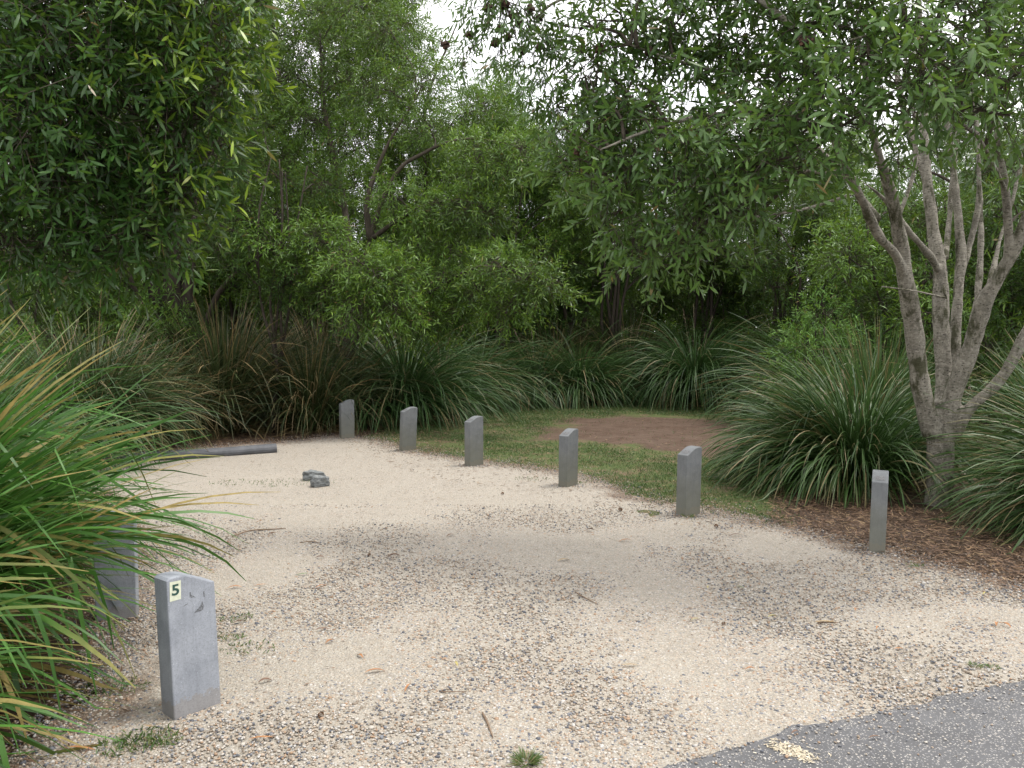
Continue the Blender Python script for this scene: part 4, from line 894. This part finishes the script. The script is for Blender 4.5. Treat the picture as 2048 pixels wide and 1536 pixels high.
# choose the side of the post that faces the camera
bpy.context.view_layer.update()
wy = (fg.matrix_world.to_3x3() @ Vector((0, 1, 0))); FS = 1 if wy.y < 0 else -1
mb = MB(); mb.add([(-.024, -.040, 0), (.024, -.038, 0), (.025, .040, 0), (-.023, .041, 0)], [np.array([[0, 1, 2, 3]])]); stk = mb.build('number_sticker', [M['paper']], fg, False)
cx = -.105 + .034
on_face(stk, cx, .605 - .058, math.radians(2) * FS)
cu = bpy.data.curves.new('five', 'FONT'); cu.body = '5'; cu.size = .062; cu.offset = .0016; cu.align_x = 'CENTER'; cu.align_y = 'CENTER'
tmp = bpy.data.objects.new('tmp', cu); COL.objects.link(tmp); bpy.context.view_layer.update()
me = bpy.data.meshes.new_from_object(tmp.evaluated_get(bpy.context.evaluated_depsgraph_get())); bpy.data.objects.remove(tmp); me.materials.clear(); me.materials.append(M['ink'])
num = bpy.data.objects.new('number', me); COL.objects.link(num); num.parent = stk; num.matrix_local = Matrix.Translation((0.001, .003, .001)) @ Matrix.Diagonal((1.15, 1, 1, 1))
for sx, sz, pts in [(.030, .445, [(-.026, -.012), (.004, -.013), (.016, -.008), (.019, .006), (.013, .030), (.006, .012), (-.008, .002)]), (-.006, .508, [(-.004, .018), (.002, .016), (.003, .004), (.014, -.003), (.022, -.012), (.012, -.008), (.002, -.008), (-.004, -.002)]),
                    (-.030, .475, [(-.012, -.004), (.0, .001), (.010, .003), (.012, .006), (-.002, .004)]), (.052, .500, [(-.003, .012), (.003, .014), (.004, -.010), (.0, -.012)])]:
    mb = MB(); mb.add([(p[0], p[1], 0) for p in pts], [np.arange(len(pts))[None]]); s = mb.build('scuff_mark', [M['scuff']], fg, False); on_face(s, sx, sz, 0, .0008)

# ------------------------------------------------------------------ wheel stop log, stones, small things
m, nt = mat('log_plastic'); n = N(nt); co = n.coord()
n.out(n.bsdf(n.ramp(n.noise(9, 5, .6, co), [(.3, (.045, .048, .054)), (.7, (.085, .088, .096))]), .65, n.bump(n.noise(70, 4), .3, .004)))
A, B = G(150, 932), G(552, 905)
mb = MB(); a3 = np.array([A[0], A[1], .045]); b3 = np.array([B[0], B[1], .045]); ax = unit(b3 - a3); sd = np.array([-ax[1], ax[0], 0])
prof = [(.082 * math.cos(t_a), .002 + .074 * math.sin(t_a)) for t_a in np.linspace(PI * 1.2, -PI * .2, 13)]
kk = 14; V = np.concatenate([[a3 + (b3 - a3) * t + sd * (u + .004 * math.sin(t * 9)) + np.array([0, 0, w + .006 * math.sin(t * 7)]) for u, w in prof] for t in np.linspace(0, 1, kk)]); ns = 13
q = np.array([[i * ns + j, i * ns + (j + 1) % ns, (i + 1) * ns + (j + 1) % ns, (i + 1) * ns + j] for i in range(kk - 1) for j in range(ns)])
mb.add(V, [q, np.arange(ns)[None, ::-1], (np.arange(ns) + (kk - 1) * ns)[None]])
lg = mb.build('wheel_stop', [m], None, False); tag(lg, 'long dark grey wheel stop log lying at the left back of the gravel', 'wheel stop')

m, nt = mat('broken_rock'); n = N(nt); co = n.coord()
mp = n('ShaderNodeMapping', {'Vector': co, 'Scale': (1, 1, 4), 'Rotation': (.3, .2, .4)}).outputs[0]
n.out(n.bsdf(n.ramp(n.noise(22, 6, .7, mp), [(.3, (.07, .078, .08)), (.55, (.15, .16, .16)), (.75, (.24, .24, .22))]), .8, n.bump(n.noise(30, 6, .7, mp), .8, .01)))
def rock(px, py, L, W, H, rz, seed, label):
    bm = bmesh.new(); bmesh.ops.create_icosphere(bm, subdivisions=4, radius=1)
    for v in bm.verts:
        p = v.co.copy(); k = max(abs(p.x), abs(p.y), abs(p.z)); p = p.lerp(p / k, .45)
        taper = 1 - .22 * (p.x * .5 + .5)
        p.y *= taper; p.z *= taper
        f = 1 + .30 * mnoise.noise(p * 1.5 + Vector((seed, 0, 0))) + .10 * mnoise.noise(p * 4 + Vector((seed, 0, 0))) + .03 * mnoise.noise(p * 11); p *= f
        v.co = (p.x * L / 2, p.y * W / 2, max(p.z, -.7) * H / 2)
    me = bpy.data.meshes.new('rock'); bm.to_mesh(me); bm.free(); me.materials.append(m)
    o = bpy.data.objects.new('rock', me); COL.objects.link(o); q = G(px, py); o.location = (q[0], q[1], H * .36); o.rotation_euler = (0, .05, rz); tag(o, label, 'rock', 'broken rocks on the gravel')
rock(628, 960, .25, .16, .13, .25, 1.3, 'flat longer grey rock lying behind the smaller one on the gravel')
rock(640, 973, .19, .13, .14, .55, 4.1, 'smaller blocky grey rock in front of the flat one on the gravel')

# fallen leaves one can count
def leafmesh(L, W, curl, fold):
    s = np.linspace(0, 1, 9); w = W * .5 * np.sin(PI * np.clip(s, .02, .98)) ** .75; w[0] = w[-1] = .0006
    zc = curl * (4 * s * (1 - s)) * L; V = []
    for i in range(9):
        V += [(s[i] * L - L / 2, -w[i], zc[i] + fold * w[i]), (s[i] * L - L / 2, 0, zc[i]), (s[i] * L - L / 2, w[i], zc[i] + fold * w[i] * .8)]
    q = [[i * 3 + j, i * 3 + j + 1, i * 3 + j + 4, i * 3 + j + 3] for i in range(8) for j in range(2)]
    return V, np.array(q)
LM = {}
for nm, colr in (('orange', (.36, .16, .055)), ('tan', (.34, .24, .12)), ('brown', (.15, .08, .045)), ('yellow', (.42, .36, .12)), ('green', (.10, .17, .05))):
    m, nt = mat(nm + '_dead_leaf'); n = N(nt); n.out(n.bsdf(n.ramp(n.noise(60, 4, .6, n.coord()), [(.3, tuple(c * .65 for c in colr)), (.7, colr)]), .6))
    for k, (L, W, cu_, fo) in enumerate([(.10, .018, .10, .5), (.085, .02, .16, .8), (.12, .016, .05, .3)]):
        mb = MB(); V, q = leafmesh(L, W, cu_, fo); mb.add(V, [q]); LM[nm, k] = mb.mesh('fallen_leaf', [m])
FL = [(815, 1382, 'orange', 0, 1.3, .65, 'orange'), (522, 1484, 'orange', 2, .1, .8, 'orange'), (163, 1505, 'orange', 2, .1, .9, ''), (787, 1118, 'brown', 1, .2, 1.2, ''), (1127, 1126, 'tan', 0, .5, 1.1, ''), (1250, 1086, 'orange', 0, .1, 1.1, ''), (720, 1320, 'orange', 1, 2.3, .7, ''), (750, 1350, 'orange', 0, .4, 1.0, ''),
      (912, 1335, 'yellow', 1, 2, .6, ''), (660, 1290, 'orange', 1, .8, .7, ''), (645, 1265, 'brown', 0, .2, .8, ''), (790, 1210, 'tan', 0, .6, .6, ''), (605, 1153, 'green', 2, .2, .7, ''), (1415, 1180, 'yellow', 1, 1.4, .6, ''), (1440, 1107, 'tan', 0, .3, .8, ''), (1710, 1225, 'orange', 1, 1.2, .7, ''),
      (1650, 1250, 'tan', 2, .0, 1.0, ''), (1800, 1305, 'orange', 0, .2, .7, ''), (1993, 1255, 'orange', 1, 1.0, .9, ''), (2012, 1257, 'orange', 1, 1.8, .8, ''), (1755, 1262, 'orange', 1, .9, .6, ''), (1480, 1180, 'green', 0, 2.4, .6, ''), (1470, 1075, 'brown', 0, .2, 1.1, ''), (1390, 1245, 'yellow', 0, .1, .6, ''),
      (1260, 1337, 'tan', 2, .2, .8, ''), (1500, 1345, 'orange', 1, .1, .6, ''), (1545, 1240, 'yellow', 1, .1, .7, ''), (1970, 1193, 'yellow', 1, .5, .6, ''), (1730, 1155, 'tan', 0, .2, .8, ''), (1600, 1130, 'tan', 1, .6, .9, ''), (900, 1075, 'brown', 0, 1, 1, ''), (640, 1120, 'brown', 1, .3, .8, ''),
      (545, 1072, 'orange', 1, .2, .8, ''), (640, 1178, 'orange', 0, .8, .7, ''), (740, 1175, 'orange', 1, .4, .5, ''), (530, 1370, 'brown', 1, .6, .8, ''), (480, 1250, 'brown', 0, .7, .8, ''), (470, 1180, 'orange', 0, .3, .9, ''), (520, 1175, 'orange', 2, .1, .7, ''), (1750, 1490, 'brown', 0, .2, .6, ''), (1590, 1480, 'brown', 1, .4, .5, ''), (1180, 1065, 'brown', 1, .3, 1, ''), (1200, 1050, 'brown', 0, .1, .9, '')]
WORD = {'orange': 'orange brown', 'tan': 'tan', 'brown': 'dark brown', 'yellow': 'yellowish', 'green': 'green'}
for px, py, cn, k, rz, s, _ in FL:
    o = bpy.data.objects.new('fallen_leaf', LM[cn, k]); COL.objects.link(o); q = G(px, py); o.location = (q[0], q[1], .016 if q[1] > road_y(q[0]) else .03)
    o.rotation_euler = (rng.normal(0, .1), rng.normal(0, .1), rz); o.scale = (s, s, s)
    tag(o, f'single {WORD[cn]} lance shaped leaf fallen on the gravel', 'leaf', f'{WORD[cn]} leaves fallen on the gravel')
m, nt = mat('stick'); n = N(nt); n.out(n.bsdf(n.ramp(n.noise(40, 4, .6, n.coord()), [(.3, (.10, .065, .042)), (.7, (.22, .155, .10))]), .8)); M['stick'] = m
# twigs
def twig(pts, r, label):
    mb = MB(); p = smooth_path([np.array([*G(a, b), z]) for a, b, z in pts], 4); p[:, 2] = np.maximum(p[:, 2], r + .008); tube(mb, p, [r * .8, r * .9, r * .4], 6, rough=.08); tag(mb.build('twig', [M['stick']]), label, 'twig', 'twigs lying on the gravel')
twig([(465, 1076, .012), (500, 1066, .02), (540, 1062, .014), (572, 1060, .012)], .006, 'long thin brown twig lying on the gravel left of centre')
twig([(1150, 1190, .02), (1172, 1201, .014), (1196, 1213, .012)], .0045, 'short straight twig on the gravel in the middle of the bay')
twig([(965, 1432, .012), (975, 1452, .014), (986, 1482, .012)], .006, 'pale bark stick near the bottom edge of the gravel')
twig([(1635, 1250, .012), (1660, 1249, .014), (1675, 1250, .012)], .005, 'short yellow brown stick on the gravel near the asphalt')
twig([(880, 1388, .012), (905, 1389, .013), (935, 1388, .012)], .003, 'thin reddish twig on the gravel at lower centre')
twig([(600, 1088, .012), (620, 1087, .016), (640, 1088, .012)], .004, 'small dark twig right of the long thin one')
# seed cones
m, nt = mat('cone'); n = N(nt); n.out(n.bsdf(n.ramp(n.attr('var'), [(0, (.05, .025, .014)), (1, (.20, .11, .055))]), .8))
mb = MB()
for i in range(60):
    z = i / 60; a = i * 2.4; r = .013 * math.sin(PI * (.12 + .8 * z)); c = np.array([math.cos(a) * r, math.sin(a) * r, .004 + z * .026])
    leaves(mb, c[None], unit(np.array([[math.cos(a), math.sin(a), .7]])), np.array([.011]), np.array([.009]), np.array([.2]), True, 0, rng.random(1), np.zeros(1))
cone = mb.mesh('seed_cone', [m])
for px, py, s, lab in [(645, 1438, 1.1, 'brown seed cone near the bottom edge, right of the post marked 5'), (1240, 1024, 1.5, 'dark seed cone left of the bollard with a weed at its foot'), (1448, 1253, .8, 'small dark seed cone toward the asphalt'), (1432, 1056, 1.3, 'seed cone right of the bollard with a weed at its foot'), (1005, 990, 1.1, 'seed cone on the gravel behind the middle posts'), (740, 1114, 1.0, 'dark grey pebble sized cone in the left middle of the bay')]:
    o = bpy.data.objects.new('seed_cone', cone); COL.objects.link(o); q = G(px, py); s *= .62; o.location = (q[0], q[1], .008); o.scale = (s, s, s); o.rotation_euler = (.5, .3, px); tag(o, lab, 'seed cone', 'seed cones on the gravel')
# grass tufts growing in the gravel
def tuft(px, py, kk, L, r, label):
    q = G(px, py); mb = MB(); a = rng.uniform(0, 2 * PI, kk); rr = r * np.sqrt(rng.random(kk)); ax = unit(np.stack([np.cos(a) * .8, np.sin(a) * .8, rng.uniform(.25, 1.2, kk)], 1))
    leaves(mb, np.stack([np.cos(a) * rr, np.sin(a) * rr, np.zeros(kk)], 1), ax, rng.uniform(.5, 1.1, kk) * L, rng.uniform(.002, .004, kk), rng.uniform(0, .5, kk), True, 0, .55 + .45 * rng.random(kk), np.zeros(kk))
    o = mb.build('grass_tuft', [M['lawn_blade']]); o.location = (q[0], q[1], .008); tag(o, label, 'grass tuft', 'grass tufts in the gravel')
tuft(1052, 1528, 260, .05, .032, 'small green and straw grass tuft at the bottom edge of the gravel')
tuft(1950, 1336, 60, .025, .025, 'tiny bright green weed near the asphalt on the right, left of its twin')
tuft(1985, 1338, 60, .025, .025, 'tiny bright green weed near the asphalt, rightmost of the pair')
tuft(1376, 1036, 70, .05, .04, 'green weed at the foot of the bollard before the big tussock')
# dropped pale shavings on the asphalt
m, nt = mat('pale_shavings'); n = N(nt); n.out(n.bsdf(n.ramp(n.attr('var'), [(0, (.40, .34, .24)), (1, (.58, .52, .40))]), .8))
mb = MB(); q = G(1578, 1512); kk = 420; a = rng.uniform(0, 2 * PI, kk); rr = np.sqrt(rng.random(kk))
cl_ = rng.choice([-.035, 0, .02, .05], kk)
x = q[0] + cl_ + np.cos(a) * rr * .04 + np.where(rng.random(kk) < .12, rng.normal(0, .06, kk), 0); y = q[1] - cl_ * .9 + np.sin(a) * rr * .04 + rng.normal(0, .008, kk)
an = rng.uniform(0, 2 * PI, kk); ax = unit(np.stack([np.cos(an), np.sin(an), rng.normal(0, .08, kk)], 1))
leaves(mb, np.stack([x, y, rng.uniform(.023, .027, kk)], 1), ax, rng.uniform(.008, .028, kk), rng.uniform(.003, .008, kk), rng.uniform(-.2, .2, kk), False, 0, rng.random(kk), np.zeros(kk), up=2.)
tag(mb.build('wood_shavings', [m]), 'cream coloured splash of wood shavings on the asphalt at the bottom edge', 'shavings', kind='stuff')

# ------------------------------------------------------------------ light: pale overcast sky, very soft sun
SUN_EL, SUN_ROT = math.radians(68), math.radians(80)
w = bpy.data.worlds.new('World'); SC.world = w; w.use_nodes = True; nt = w.node_tree; nt.nodes.clear(); n = N(nt)
sky = n('ShaderNodeTexSky', sky_type='NISHITA', sun_disc=False, sun_elevation=SUN_EL, sun_rotation=SUN_ROT, air_density=1.0, dust_density=3.0, ozone_density=1.0)
cl = n.noise(2.2, 5, .55, n.coord('Generated'))
cloud = n.ramp(cl, [(.35, (10.0, 10.1, 10.5)), (.65, (12.2, 11.9, 11.7))])
c = n.mix(.86, sky.outputs[0], cloud)
bg = n('ShaderNodeBackground', {'Color': c, 'Strength': .112})
nt.links.new(bg.outputs[0], n('ShaderNodeOutputWorld').inputs['Surface'])
sd = bpy.data.lights.new('sun', 'SUN'); sd.energy = 1.5; sd.angle = math.radians(11); sd.color = (1, .95, .88)
so = bpy.data.objects.new('sun', sd); COL.objects.link(so)
# the sun's compass direction in the sky node: rotation measured from +Y towards +X
dirv = Vector((math.sin(SUN_ROT) * math.cos(SUN_EL), math.cos(SUN_ROT) * math.cos(SUN_EL), math.sin(SUN_EL)))
so.rotation_euler = dirv.to_track_quat('Z', 'Y').to_euler()

SC.view_settings.view_transform = 'Standard'; SC.view_settings.look = 'None'; SC.view_settings.gamma = 1; SC.view_settings.exposure = 1.04
SC.render.engine = 'CYCLES'
cy = SC.cycles; cy.max_bounces = 6; cy.diffuse_bounces = 2; cy.glossy_bounces = 2; cy.transmission_bounces = 3; cy.transparent_max_bounces = 4
cy.use_denoising = True; cy.denoising_prefilter = 'ACCURATE'; cy.use_adaptive_sampling = True; cy.adaptive_threshold = .008; cy.sample_clamp_indirect = 6
